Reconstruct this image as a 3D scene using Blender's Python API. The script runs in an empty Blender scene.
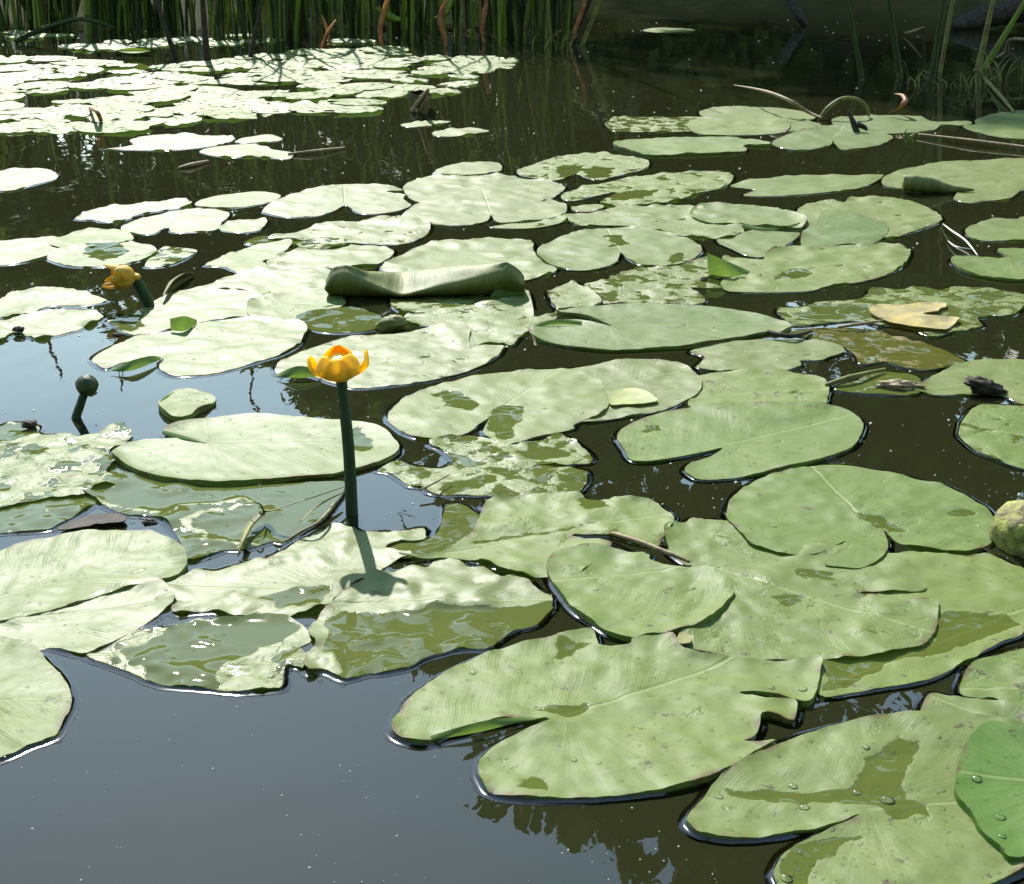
# Every floating leaf: outline as sighted in the photograph, junction, tip, options, label. Listed from bottom to top of the heap.
PADS = [
# ---- far and upper leaves
("0,171 15,168 45,169 57,174 55,179 30,186 12,191 0,191 -30,185 -30,173", (-5,180), (57,174), {}, "pale leaf alone in dark water, cut by the left frame edge"),
("105,149 132,145 130,140 150,135 175,134 200,135 230,136 234,140 212,146 175,150 140,150", (170,142), (232,139), {'rag':1}, "ragged pale leaf alone in the dark water below the far raft"),
("200,152 212,147 240,144 256,144 273,149 291,152 293,156 286,159 256,157 225,157", (245,151), (290,154), {'rag':1}, "small pale leaf with a thin stick beside its right tip"),
("235,142 250,137 268,134 283,139 270,142", (260,138), (280,139), {}, "tiny pale leaf just behind the leaf with the stick"),
("433,132 448,129 470,128 488,130 485,132 456,136 436,136", (455,132), (487,130), {'rag':1}, "small ragged leaf scrap alone in the dark far channel"),
("401,124 425,121 451,121 440,124 426,126 408,127", (420,124), (450,121), {'rag':1,'wet':.3}, "thin broken leaf just behind the small ragged scrap in the channel"),
("643,30.5 657,28 692,29 690,31.5 660,32.5", (660,30), (690,30), {'wet':.2}, "slim pale leaf floating far off beside the reeds"),
("699,113 717,107 762,107 790,109 813,114 810,120 770,124 720,121", (760,114), (700,114), {}, "rear leaf of the upper group before the dead leaning reed"),
("606,122 622,117 660,117 695,117 725,121 720,128 690,131 650,132 615,131 607,127", (660,124), (607,123), {'wet':.5,'rag':1}, "wet ragged leaf at the left end of the upper group"),
("770,122 795,119 818,123 820,127 800,131 775,130", (800,124), (772,124), {'tone':.4}, "small green leaf at the foot of the leaning dead reed"),
("685,125 705,119 745,118 785,120 790,128 780,133 740,135 700,134", (740,126), (690,126), {}, "pale leaf overlapping the middle of the upper group"),
("832,119 850,116 888,115 918,116 933,121 968,121 968,125 943,125 933,130 908,133 880,133 850,129 836,126", (870,122), (965,123), {'tone':.5}, "long green leaf behind the bent stem arch"),
("975,120 993,114 1024,110 1070,110 1070,122 1024,127 985,127", (1030,117), (976,121), {'tone':.4}, "rear leaf at the upper right frame edge"),
("963,126 980,124 1024,117 1080,118 1080,135 1024,139 993,136 973,131", (1030,128), (965,127), {'tone':.4}, "front leaf at the upper right frame edge, behind the floating reed"),
("613,144 627,140 662,138 712,137 749,139 768,142 768,145 744,145 747,149 737,152 687,154 652,155 629,150", (744,147), (613,144), {'tone':.5,'cup':4,'glint':1}, "long green leaf dotted with a row of bright beads"),
("772,142 788,134 818,127 843,125 860,127 878,131 890,135 892,139 878,145 855,149 840,149 833,141 830,145 813,149 798,150 778,147", (833,138), (845,126), {'tone':.6}, "green notched leaf pierced by the dark broken stalk"),
("517,171 532,165 562,156 604,152 612,154 644,159 649,165 642,170 612,177 599,180 584,177 578,174 572,175 554,180 524,176", (580,170), (606,153), {'wet':.38,'wp':["555,168 578,164 584,170 572,178 560,178","582,170 604,167 612,172 606,178 590,179"]}, "leaf with two olive wet halves in front of the dark channel"),
("730,186 749,180 768,179 798,175 843,175 878,175 882,177 863,187 830,192 798,195 768,196 747,196 744,194 755,190 742,188", (745,190), (880,177), {'tone':.4}, "long flat leaf alone left of the curled dry leaf"),
("882,180 893,172 918,166 943,162 980,160 1024,158 1060,160 1070,180 1050,195 1024,190 1008,199 983,201 968,203 954,199 955,191 920,189 888,187", (1000,178), (885,180), {'wet':.28}, "wide leaf under the curled dry leaf at the right edge"),
("965,231 973,225 993,219 1015,220 1024,216 1060,220 1060,238 1024,240 993,241 973,239", (1030,230), (966,231), {'tone':.3}, "small flat leaf at right edge above the white roots"),
("952,257 968,256 1005,257 998,250 1003,248 1024,248 1060,255 1060,275 1024,279 1005,279 975,274 955,265", (1008,256), (955,260), {'tone':.5,'cup':4}, "cupped green leaf at right edge with a shining wet rim"),
# ---- left upper group
("195,205 215,196 237,193 258,191 281,196 262,204 225,208", (240,200), (197,205), {}, "pale flat leaf behind the left heap, beside the large notched leaf"),
("75,219 87,211 107,206 130,204 160,201 182,199 192,204 175,209 140,214 125,220 102,222 95,220", (150,208), (77,218), {'rag':1}, "crinkled pale leaf at the back of the left heap"),
("121,227 135,220 160,214 195,209 225,211 229,216 222,222 215,230 190,232 172,232 167,227 152,234 137,234 125,231", (170,224), (225,212), {}, "notched pale leaf between the crinkled leaf and the drooping flower"),
("219,229 230,222 256,219 267,220 263,227 256,231 235,232", (240,226), (265,222), {'rag':1}, "small pale scrap right of the notched leaf in the left heap"),
("-40,243 0,241 25,239 57,237 70,246 50,255 25,262 0,265 -40,262", (-10,252), (68,246), {}, "pale leaf at left frame edge beside the bluish leaf"),
("50,244 65,235 85,229 120,230 132,235 130,242 100,247 75,250 55,248", (90,238), (131,236), {'rag':1}, "wavy pale leaf behind the bluish leaf"),
("145,266 160,249 175,247 197,250 185,259 165,266", (170,256), (196,251), {'wet':.5}, "half wet leaf behind the drooping withered flower"),
("47,257 60,250 90,244 125,242 150,245 157,251 150,257 125,264 95,267 70,266 55,262", (75,257), (156,250), {'tone':.3,'wp':["85,246 120,245 125,255 105,262 85,258"]}, "smooth bluish oval leaf left of the drooping withered flower"),
("262,211 271,203 293,194 318,187 341,184 361,184 391,186 403,190 386,192 405,195 403,199 411,205 396,211 371,214 356,212 346,205 333,211 316,216 288,217 268,214", (345,204), (343,184), {}, "large pale leaf with a sharp dark notch in its near edge"),
("403,189 411,181 431,176 456,176 486,175 512,177 529,179 549,180 564,186 562,191 540,202 480,203 420,202", (490,192), (410,182), {'rag':1}, "pale crinkled leaf behind the broad notched leaf"),
("432,174 443,167 471,162 496,162 502,167 496,172 463,175 441,176", (463,173), (500,165), {}, "small pale leaf at the back, edge of the dark channel"),
("490,227 520,222 550,219 568,214 562,222 530,228", (530,223), (566,216), {'wet':.4}, "narrow strip of leaf under the broad notched leaf"),
("401,216 416,205 446,196 481,190 512,190 529,192 549,199 564,204 567,208 562,215 537,221 512,223 496,221 491,215 486,221 466,225 436,225 428,221 406,219", (491,214), (481,190), {}, "broad notched pale leaf in front of the pale crinkled leaf"),
("572,207 594,204 604,206 594,211 577,211", (588,208), (603,206), {'wet':.3}, "tiny leaf tip between the strip and the ragged green leaf"),
("561,197 569,191 607,182 632,177 662,174 717,171 731,174 733,179 724,187 704,192 672,201 632,205 604,205 602,200 617,192 594,196 572,201", (605,196), (731,177), {'wet':.4,'rag':1,'wp':["604,198 617,192 660,190 640,199 625,202"]}, "long ragged leaf with olive wet streaks near the channel"),
("245,243 262,236 290,234 302,240 290,246 262,247", (272,240), (300,240), {'wet':.7}, "dull wet leaf behind the crumpled pale leaf"),
("268,240 296,232 313,226 331,221 356,222 381,215 396,217 426,221 430,229 423,237 401,244 368,243 338,242 306,241", (350,232), (429,226), {'rag':1,'wet':.33}, "crumpled pale leaf with wet hollows below the large notched leaf"),
("-40,310 0,299 15,292 37,288 70,289 95,295 107,301 82,305 50,306 25,315 0,317", (20,302), (106,300), {'rag':1}, "pale crinkled leaf left of the drooping flower stem"),
("-50,325 0,321 25,314 50,310 82,309 100,314 102,319 80,329 57,335 37,339 15,333 0,341 -40,345", (0,328), (101,317), {'rag':1,'decay':.5}, "pale leaf with brown rotten bits on its near edge"),
("205,265 220,257 240,250 256,246 291,242 281,256 263,260 271,267 256,273 240,273 225,267", (245,260), (290,243), {'rag':1}, "torn pale leaf right of the drooping flower"),
("268,260 293,252 318,245 363,245 391,249 392,255 378,264 356,267 318,267 293,266 271,267", (330,257), (391,252), {'rag':1}, "pale leaf behind the left end of the rolled leaf"),
("380,268 396,259 416,247 446,239 471,240 486,237 512,239 532,242 533,249 537,255 544,262 557,270 530,279 500,281 440,278 400,276", (470,258), (540,258), {'rag':1}, "pale ragged leaf behind the rolled up leaf"),
("208,287 230,276 256,269 293,266 331,270 337,277 326,289 295,292 265,297 240,291 215,290", (275,280), (336,274), {'rag':1}, "pale leaf touching the left end of the rolled leaf"),
("107,321 117,319 140,310 157,300 175,292 212,284 240,282 270,291 255,300 248,310 250,316 212,320 170,329 135,335 120,330", (160,310), (265,290), {'wp':["106,321 140,311 144,318 138,332 120,331"]}, "pale leaf at the foot of the drooping flower with a sunken wet corner"),
("247,312 252,300 281,294 318,290 338,294 345,304 318,314 293,320 256,318", (270,306), (344,302), {'wet':.3}, "pale leaf left of the dark shade under the rolled leaf"),
("296,246 312,240 335,239 352,243 340,248 318,250", (320,245), (350,243), {'rag':1,'wet':.5}, "wet scrap between the crumpled pale leaf and the rolled leaf"),
("390,300 402,294 430,292 470,295 500,297 512,302 480,309 440,313 410,314 395,309", (450,303), (510,300), {'rag':1,'wet':.5}, "dim wet leaf half hidden right under the rolled leaf"),
("296,318 318,312 345,308 372,312 385,322 370,330 335,333 310,329", (340,320), (384,320), {'rag':.6,'wet':.85,'tone':.3}, "dull sunken leaf in the shade below the rolled leaf"),
# ---- right upper group
("798,209 818,202 843,202 853,197 878,197 908,200 928,207 940,216 940,222 918,230 888,238 840,240 820,236 805,226", (822,220), (939,218), {'rag':1,'wet':.3}, "ragged leaf behind the smooth young green leaf"),
("717,240 744,232 768,229 793,231 800,234 788,244 778,250 767,256 749,256 732,249", (725,242), (799,234), {'tone':.4}, "flat green leaf under the raised rim of its neighbour"),
("802,233 810,228 818,220 823,212 838,212 868,219 885,225 888,231 885,237 868,246 850,244 830,246 813,248 802,248", (806,240), (886,231), {'tone':.8,'smooth':1}, "smooth young green leaf lying on a ragged leaf"),
("690,215 695,207 707,204 737,205 768,207 783,210 803,216 807,222 798,229 768,228 740,224 705,222", (700,215), (806,222), {'tone':.45,'cup':5}, "green leaf with its near rim raised over a shadow"),
("566,217 572,214 597,212 612,208 622,205 644,206 672,205 692,206 712,213 735,219 744,231 737,236 724,239 687,236 652,230 632,226 599,225 577,225", (640,216), (740,232), {'rag':1,'tone':.25,'wet':.3}, "ragged green leaf running from the strip to the raised rim"),
("584,284 609,280 612,276 632,270 642,267 667,267 687,262 715,258 724,272 700,279 719,285 719,289 690,288 702,295 704,302 687,305 637,303 607,304 599,296", (700,280), (590,285), {'rag':1,'wet':.45}, "wet torn leaf left of the standing green corner"),
("721,284 732,277 747,273 730,269 722,258 737,257 762,259 768,252 793,247 838,246 868,246 880,244 898,246 908,249 910,255 900,268 873,279 830,286 808,291 768,292 729,291", (738,275), (906,255), {'rag':1,'wet':.3,'wp':["770,278 800,269 812,274 800,280 775,281"]}, "big ragged leaf with one green corner standing up"),
("537,251 549,242 574,232 594,229 609,228 632,227 662,232 687,239 699,245 702,250 697,256 682,264 652,266 637,264 626,258 621,252 617,261 607,266 587,270 567,269 544,262", (619,250), (606,228), {'tone':.4,'rag':.4,'wp':["603,236 620,236 627,244 612,247","668,258 684,254 686,260 672,264"]}, "rounded green leaf with a notch and a small wet patch"),
# ---- middle right group
("778,309 805,306 818,301 838,301 863,297 870,290 880,287 898,289 923,286 943,290 953,286 973,287 1005,290 1030,296 1023,307 1013,315 993,316 978,319 983,326 968,330 943,335 930,337 915,331 888,326 853,321 793,326 783,318", (870,312), (1022,300), {'rag':1,'wet':.5,'tone':.2,'wp':["790,322 820,305 870,306 880,318 850,320","960,298 990,291 1020,297 990,303"]}, "wet ragged leaf under the yellow dead leaf"),
("790,331 830,328 868,330 898,337 928,346 953,355 965,361 953,365 923,370 903,367 883,362 860,364 855,355 838,345 805,337", (860,345), (964,361), {'brown':1,'wet':.6,'rag':.5}, "sunken brown dead leaf below the yellow dead leaf"),
("835,387 855,380 885,372 913,375 922,385 917,394 880,394 843,391", (880,384), (838,388), {'wet':.85,'tone':.2}, "olive sunken leaf between brown dead leaf and the pale right leaf"),
("913,390 923,382 943,371 968,362 993,360 1024,359 1060,365 1080,385 1060,407 1024,406 1005,397 968,395 938,395", (1010,380), (915,390), {'wet':.25}, "pale leaf at right edge with a dark wet lump on it"),
("1060,410 1024,407 993,404 975,407 963,420 959,430 960,437 975,450 998,460 1024,469 1060,472 1085,440", (1060,440), (960,430), {'wet':.4,'tone':.4}, "round green leaf at right edge below the dark lump"),
("690,352 702,346 724,342 750,340 768,340 805,340 825,342 843,349 843,352 828,357 821,360 800,361 800,366 775,371 740,371 712,370 696,367 704,358", (700,353), (843,350), {'wet':.25}, "pale leaf right below the long cupped leaf's tip"),
("690,378 704,374 724,372 768,371 793,372 818,377 828,385 828,396 822,408 790,420 735,418 702,410 688,405 692,397 699,389", (700,396), (827,390), {'wet':.3,'decay':.7}, "spotted leaf showing a brown blotch, behind a smooth cupped leaf"),
("536,345 530,320 555,312 552,303 548,292 556,287 573,281 580,285 591,290 601,303 575,309 558,310 556,318 540,326 520,337 512,346 496,344 468,347 455,345 440,328 406,323 406,315 431,311 468,307 506,301 529,292", (560,300), (410,320), {'rag':1,'wet':.35}, "ragged pale leaf in front of the rolled leaf's torn end"),
("540,390 545,377 567,369 600,364 629,360 662,360 682,364 697,375 702,384 697,395 682,402 664,410 637,415 604,420 587,422 560,420", (585,392), (690,370), {}, "smooth pale leaf carrying a small yellow leaf scrap"),
("388,420 390,410 406,397 431,387 456,380 481,375 512,371 537,369 567,370 594,380 604,389 609,399 607,410 597,417 574,425 572,429 537,437 512,444 506,445 493,440 483,431 489,418 481,422 468,432 446,437 423,439 408,435 396,427", (492,414), (560,372), {'wp':["435,394 445,390 475,400 480,405 470,411 450,407","486,428 492,412 500,407 530,407 526,412 510,440 500,441"]}, "big pale leaf with two olive wet patches beside the standing flower"),
("528,328 545,322 565,320 583,321 612,326 588,317 575,314 558,311 600,306 637,304 675,305 712,307 742,311 768,317 789,324 790,328 776,333 768,332 737,338 700,345 657,348 612,350 575,347 545,341 532,335", (612,327), (789,325), {'tone':.7,'cup':3,'smooth':1}, "long cupped bright green leaf with turned up rims"),
("275,370 278,363 288,357 310,348 346,337 368,335 406,332 431,327 456,325 470,330 471,345 501,346 502,350 496,357 471,370 431,380 396,385 356,388 336,384 311,376 293,375 279,375", (345,365), (495,347), {'wet':.3}, "pale leaf directly behind the standing yellow flower"),
("92,360 97,354 112,346 137,337 170,331 195,325 225,320 256,317 281,320 298,321 307,327 303,337 298,345 281,354 256,362 225,371 200,375 175,376 162,371 159,365 163,358 140,360 120,363 107,369 100,367", (166,358), (302,326), {}, "broad pale leaf above the little round bud, its lobe edge folded"),
# ---- lower left
("105,425 118,410 140,398 165,392 200,390 215,402 200,420 160,432 120,435", (160,415), (110,420), {'sunk':1}, "sunken leaf seen through the water near the bud"),
("158,405 165,399 177,392 195,391 210,396 216,401 207,407 197,412 190,417 180,419 167,415", (190,405), (160,405), {'cup':3,'wet':.2}, "small cupped leaf tip poking out of the sunken leaf"),
("-40,515 0,507 30,502 55,493 85,490 97,500 80,513 57,525 45,530 0,533 -40,537", (0,520), (95,500), {'wet':.7}, "wet lower leaf under the shredded leaf at left edge"),
("-40,440 0,425 12,422 37,425 42,434 62,434 87,437 107,430 125,426 130,435 127,444 110,450 115,462 107,472 122,479 117,485 100,489 82,497 50,499 25,504 0,509 -40,515 -60,480", (-40,480), (125,450), {'rag':1.5,'wet':.45,'decay':.6,'wp':["-5,445 -5,424 30,424 40,434 20,440","20,450 35,445 50,450 40,458 25,458"]}, "shredded pale leaf with brown bits at left edge behind the bud"),
("82,492 100,487 107,475 117,470 140,475 200,486 270,484 340,480 345,488 330,510 320,520 300,532 282,542 272,541 245,549 225,550 207,556 187,560 180,542 170,525 155,517 125,514 106,506 95,499", (300,500), (90,492), {'wet':.70,'rag':.5,'wp':["60,490 100,460 360,470 345,500 280,515 240,500 185,505 165,512 120,505","190,520 240,508 330,500 310,545 260,548 205,540"]}, "flooded grey leaf lying under the dead bent grass"),
("385,552 400,543 425,540 440,527 445,506 455,503 468,507 478,515 476,528 464,541 450,548 420,557 400,559", (440,535), (390,550), {'wet':.85}, "flooded leaf scrap between standing flower base and pale midrib leaf"),
("112,454 120,447 140,441 162,439 190,439 206,443 185,438 164,432 175,425 200,420 225,416 256,414 281,416 326,419 356,422 381,427 393,437 399,447 393,456 373,464 356,469 331,474 293,478 256,481 225,483 195,482 162,478 137,471 120,461", (208,444), (392,441), {'cup':3.4,'tone':.3,'smooth':1,'wp':["345,432 360,430 375,445 370,455 350,452"]}, "large cupped leaf with dark rim and a pale midrib behind flower stem"),
("378,470 396,461 415,465 440,468 453,461 445,452 428,444 440,438 465,436 481,437 512,445 544,440 557,434 572,440 587,450 592,461 575,464 532,465 582,469 587,479 582,489 578,494 570,495 540,495 507,496 485,495 435,494 425,488 410,486 400,479 390,473", (470,466), (590,458), {'rag':1,'wet':.5,'wp':["515,452 540,445 560,450 570,458 545,461 520,458","430,490 445,484 490,476 500,478 480,490 450,494"]}, "torn wet leaf in front of the big leaf with two patches"),
("-60,570 0,551 15,546 37,540 70,534 100,531 125,531 147,530 162,534 177,542 186,555 186,567 175,577 155,582 130,587 100,596 70,605 37,614 0,622 -40,628 -70,605", (-60,620), (170,545), {'cup':3,'ribs':1.6}, "large ribbed pale leaf with rounded end at left frame edge"),
("175,580 187,574 200,569 215,570 245,562 265,557 282,550 300,540 320,530 335,524 350,527 365,532 385,531 400,532 422,527 426,535 422,541 395,542 385,550 412,555 400,560 385,567 370,577 350,586 340,593 325,606 305,613 275,616 250,616 232,616 210,611 180,614 172,608 177,602 172,594 160,586", (330,590), (170,585), {'rag':1,'wet':.22,'wp':["262,598 300,588 330,590 320,604 280,610"]}, "wrinkled pale leaf just in front of the standing flower"),
("-30,640 0,622 50,612 105,592 130,583 155,580 172,592 174,602 162,612 140,627 120,637 100,647 85,654 70,652 50,647 37,650 0,648", (-30,630), (174,598), {'ribs':1.3}, "pale pointed leaf tucked below the large ribbed leaf"),
("86,656 100,652 130,634 150,628 173,626 199,620 233,619 259,615 286,616 306,628 311,640 301,647 306,658 304,668 289,666 284,673 282,687 266,690 233,691 199,688 160,684 133,673 110,664", (300,645), (95,656), {'rag':.8,'wet':.4,'wp':["125,655 170,626 285,612 304,632 268,648 250,655 225,668 226,695 160,692 140,672"]}, "leaf with a broad flooded middle and pale torn corners"),
("-60,650 0,641 17,643 37,650 50,663 63,676 71,693 71,706 63,722 53,737 27,747 0,759 -40,765 -80,740 -90,690", (-90,705), (70,700), {'ribs':1.6}, "ribbed pale leaf end jutting from left edge over blue water"),
("345,593 365,579 375,573 400,571 415,566 427,566 437,560 457,561 472,567 485,567 500,579 510,575 525,579 540,590 551,595 552,603 550,611 535,625 517,630 500,640 487,648 460,649 437,654 420,660 407,667 390,671 366,674 345,679 325,671 308,673 303,658 315,645 308,630 320,615 332,603", (335,605), (550,600), {'rag':.7,'crest':1,'wp':["345,611 380,613 430,610 500,607 560,601 545,630 515,640 487,655 437,665 400,672 345,690 335,660 325,625"]}, "leaf with a dry crinkled upper half and a flooded lower half"),
("400,560 432,556 450,547 462,540 475,530 480,515 486,502 497,499 525,496 562,495 580,496 586,500 602,501 622,499 650,501 664,508 672,515 674,522 662,537 657,545 635,542 610,536 572,536 590,540 612,546 600,556 580,575 545,577 527,577 507,572 487,564 465,560", (445,555), (672,513), {'rag':.8,'wet':.27,'crest':.6,'wp':["460,546 500,538 560,530 606,523 600,526 560,534 500,543","580,502 602,502 604,510 590,514 582,512"]}, "pale leaf with a long dark midrib in the centre of the heap"),
# ---- lower right
("895,556 910,551 943,554 968,555 980,553 998,557 1012,565 1024,568 1050,580 1065,605 1040,622 1022,635 1001,642 974,657 947,671 923,681 887,687 855,692 819,695 822,662 850,640 880,590", (1050,600), (820,690), {'wet':.2,'wp':["822,665 860,650 930,640 945,612 995,617 1018,626 985,640 960,650 935,655 870,672 850,688 821,692"]}, "leaf with a flooded olive lower half beside the mossy lump"),
("664,534 666,526 672,524 685,522 692,518 705,519 727,520 790,530 870,545 888,553 904,556 912,567 918,576 926,588 922,593 905,594 880,593 860,592 895,600 900,604 935,603 938,612 936,630 930,640 920,648 905,651 885,657 860,659 830,661 800,661 770,659 740,660 715,656 690,649 676,644 684,632 700,625 715,612 725,600 700,570 688,566 672,555", (708,567), (935,638), {'tone':.35,'wet':.3,'rag':.6,'wp':["765,596 785,594 805,597 795,605 780,608","793,570 830,572 830,579 800,580"]}, "wide torn green leaf under the round leaf with dewdrops"),
("547,572 550,560 556,554 570,551 590,547 612,549 630,553 650,554 650,560 672,566 688,568 710,570 733,589 730,600 710,620 685,630 670,633 648,634 632,639 610,633 592,622 575,610 562,596", (708,568), (553,585), {'tone':.3,'wet':.25,'cup':3}, "smooth pale green leaf overlapping the wide torn leaf from the left"),
("726,512 733,497 745,487 765,477 790,469 808,466 830,464 850,465 880,470 900,474 925,481 945,485 965,495 985,507 995,519 997,532 990,543 980,549 965,553 945,552 925,550 905,545 895,540 884,530 888,541 887,552 878,562 860,570 843,569 825,566 838,556 846,543 832,549 818,555 793,557 768,551 750,545 738,532 728,521", (862,521), (810,466), {'tone':.55,'wet':.2,'wp':["853,513 870,518 895,524 912,533 890,531 855,521","945,517 965,510 975,514 960,520"]}, "round green leaf with dewdrops and a pale midrib"),
("617,437 622,429 637,421 662,413 702,407 737,405 768,405 805,404 830,405 848,410 862,421 862,432 855,444 843,451 818,460 770,471 737,477 702,479 690,475 685,469 692,462 710,456 722,448 697,453 675,457 652,461 632,460 624,450", (726,446), (855,415), {'tone':.5,'cup':2,'smooth':1,'wp':["640,432 655,426 665,430 650,434"]}, "smooth cupped green leaf with a deep notch beside dark open water"),
("960,692 964,672 974,663 992,656 1024,647 1070,640 1090,680 1060,716 1024,713 1007,707 995,697 977,697", (1070,690), (965,690), {'tone':.4,'wet':.3,'decay':.7,'rag':.6}, "torn leaf with a rotten brown edge at right frame edge"),
("391,727 398,712 411,695 430,680 450,669 480,655 510,646 540,639 570,632 592,629 598,641 601,645 629,644 633,639 655,637 672,636 680,648 700,654 730,659 760,661 790,662 820,661 820,675 817,690 812,701 803,703 790,698 760,692 738,692 757,697 768,700 793,699 797,708 793,721 778,717 762,715 760,725 752,737 742,740 758,742 775,741 755,752 735,765 710,777 680,786 650,791 620,794 590,796 560,796 530,796 505,794 490,790 482,780 478,768 481,757 492,747 508,738 528,730 550,721 520,719 500,720 470,728 445,735 432,740 418,741 400,737", (567,717), (745,658), {'tone':.2,'wp':["530,710 550,705 575,708 588,702 593,708 580,716 565,722 545,716","555,640 585,644 592,648 570,656 552,660","524,793 530,785 543,782 555,790 553,797"],'cup':3}, "largest pale leaf, torn on its right side, over blue water"),
("915,725 919,713 930,694 952,697 993,702 1024,709 1060,710 1060,740 960,740", (1000,725), (925,697), {'tone':.4}, "corner of pale green leaf behind the big front leaf"),
("687,821 690,812 700,801 718,778 744,760 785,740 818,729 863,720 904,715 960,716 1000,722 1060,735 1100,755 1120,800 1070,845 1024,869 990,884 930,906 860,914 800,904 785,895 778,884 774,872 777,862 785,852 800,842 825,830 850,819 863,814 830,824 800,830 765,836 735,838 710,835 695,831", (868,812), (1100,790), {'tone':.3,'cup':2,'wp':["838,790 858,775 870,762 900,745 922,748 912,770 902,800 930,808 925,818 895,824 870,812 820,808 780,806 730,798 722,792 760,792 800,797","776,868 790,850 830,838 860,838 840,850 820,870 800,885 780,885"]}, "big front leaf with a large olive puddle at its centre"),
("956,799 955,778 962,754 974,738 987,729 1010,731 1040,738 1068,760 1075,800 1060,845 1014,862 998,850 980,835 971,817", (1068,790), (958,780), {'tone':1,'smooth':1,'cup':2.5}, "dark green young leaf with round drops on the big front leaf"),
]
import bpy, bmesh, math, random
import numpy as np
from mathutils import Vector, Matrix, noise
from mathutils.geometry import delaunay_2d_cdt

random.seed(7)
scene = bpy.context.scene
col = scene.collection
R = math.radians

# ------------------------------------------------------------------ camera
CAM_H, PITCH, F = 0.70, R(20.0), 1600.0
cd = bpy.data.cameras.new('camera')
cd.sensor_width = 36.0
cd.lens = F / 1024 * 36
cd.clip_start, cd.clip_end = 0.02, 500
cam = bpy.data.objects.new('camera', cd)
cam.location = (0, 0, CAM_H)
cam.rotation_euler = (R(90) - PITCH, 0, 0)
col.objects.link(cam)
scene.camera = cam
CP, SP = math.cos(PITCH), math.sin(PITCH)

def ray(x, y):
    a, b = (x - 512) / F, (442 - y) / F
    return Vector((a, CP + b * SP, -SP + b * CP))

def at(x, y, z=0.0):
    """the place on the level z that is sighted at photo point x, y"""
    d = ray(x, y)
    t = (z - CAM_H) / d.z
    return Vector((d.x * t, d.y * t, z))

def up(x, y, Y):
    """the place at ground distance Y that is sighted at photo point x, y"""
    d = ray(x, y)
    t = Y / d.y
    return Vector((d.x * t, Y, CAM_H + d.z * t))

# ------------------------------------------------------------------ light
SUN_EL, SUN_AZ = R(40), R(-14)
sunv = Vector((math.sin(SUN_AZ) * math.cos(SUN_EL), math.cos(SUN_AZ) * math.cos(SUN_EL), math.sin(SUN_EL)))
sd = bpy.data.lights.new('sun', 'SUN')
sd.energy, sd.angle, sd.color = 3.9, R(0.53), (1.0, 0.965, 0.90)
so = bpy.data.objects.new('sun', sd)
so.rotation_euler = sunv.to_track_quat('Z', 'Y').to_euler()
so.location = sunv * 60
col.objects.link(so)
w = bpy.data.worlds.new('World')
scene.world = w
w.use_nodes = True
nt = w.node_tree
nt.nodes.clear()
sky = nt.nodes.new('ShaderNodeTexSky')
sky.sky_type = 'NISHITA'
sky.sun_disc = False
sky.sun_elevation, sky.sun_rotation = SUN_EL, SUN_AZ
sky.air_density, sky.dust_density, sky.ozone_density = 2.1, 0.22, 4.5
bg = nt.nodes.new('ShaderNodeBackground')
bg.inputs['Strength'].default_value = 0.15
wo = nt.nodes.new('ShaderNodeOutputWorld')
nt.links.new(sky.outputs[0], bg.inputs[0])
nt.links.new(bg.outputs[0], wo.inputs[0])
vs = scene.view_settings
vs.view_transform, vs.look, vs.gamma, vs.exposure = 'Standard', 'None', 1.0, 1.39
vs.use_curve_mapping = False
scene.render.engine = 'CYCLES'
cy = scene.cycles
cy.max_bounces, cy.transparent_max_bounces = 8, 12
cy.caustics_reflective = cy.caustics_refractive = False
cy.sample_clamp_indirect = 4.0
cy.use_denoising = True

# ------------------------------------------------------------------ materials
class NT:
    def __init__(s, name):
        s.m = bpy.data.materials.new(name)
        s.m.use_nodes = True
        s.t = s.m.node_tree
        s.t.nodes.clear()
        s.out = s.t.nodes.new('ShaderNodeOutputMaterial')
    def n(s, typ, ins=None, **kw):
        nd = s.t.nodes.new('ShaderNode' + typ)
        for k, v in kw.items():
            setattr(nd, k, v)
        for k, v in (ins or {}).items():
            sock = nd.inputs[k]
            if isinstance(v, bpy.types.NodeSocket):
                s.t.links.new(v, sock)
            else:
                sock.default_value = v
        return nd
    def math(s, op, a, b=0.0, c=0.0):
        nd = s.n('Math', {0: a, 1: b, 2: c}, operation=op)
        return nd.outputs[0]
    def attr(s, name):
        return s.n('Attribute', attribute_name=name).outputs['Fac']
    def noise(s, vec, scale, detail=3.0, rough=0.55, dist=0.0):
        return s.n('TexNoise', {'Vector': vec, 'Scale': scale, 'Detail': detail, 'Roughness': rough, 'Distortion': dist}).outputs['Fac']
    def smooth(s, v, a, b):
        return s.n('MapRange', {'Value': v, 'From Min': a, 'From Max': b, 'To Min': 0.0, 'To Max': 1.0}, interpolation_type='SMOOTHSTEP').outputs[0]
    def mix(s, f, a, b):
        nd = s.n('Mix', data_type='RGBA')
        for i, v in ((0, f), (6, a), (7, b)):
            if isinstance(v, bpy.types.NodeSocket):
                s.t.links.new(v, nd.inputs[i])
            else:
                nd.inputs[i].default_value = v if i == 0 else (*v, 1)
        return nd.outputs[2]
    def fin(s, shader, disp=None):
        s.t.links.new(shader, s.out.inputs['Surface'])
        return s.m

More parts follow.
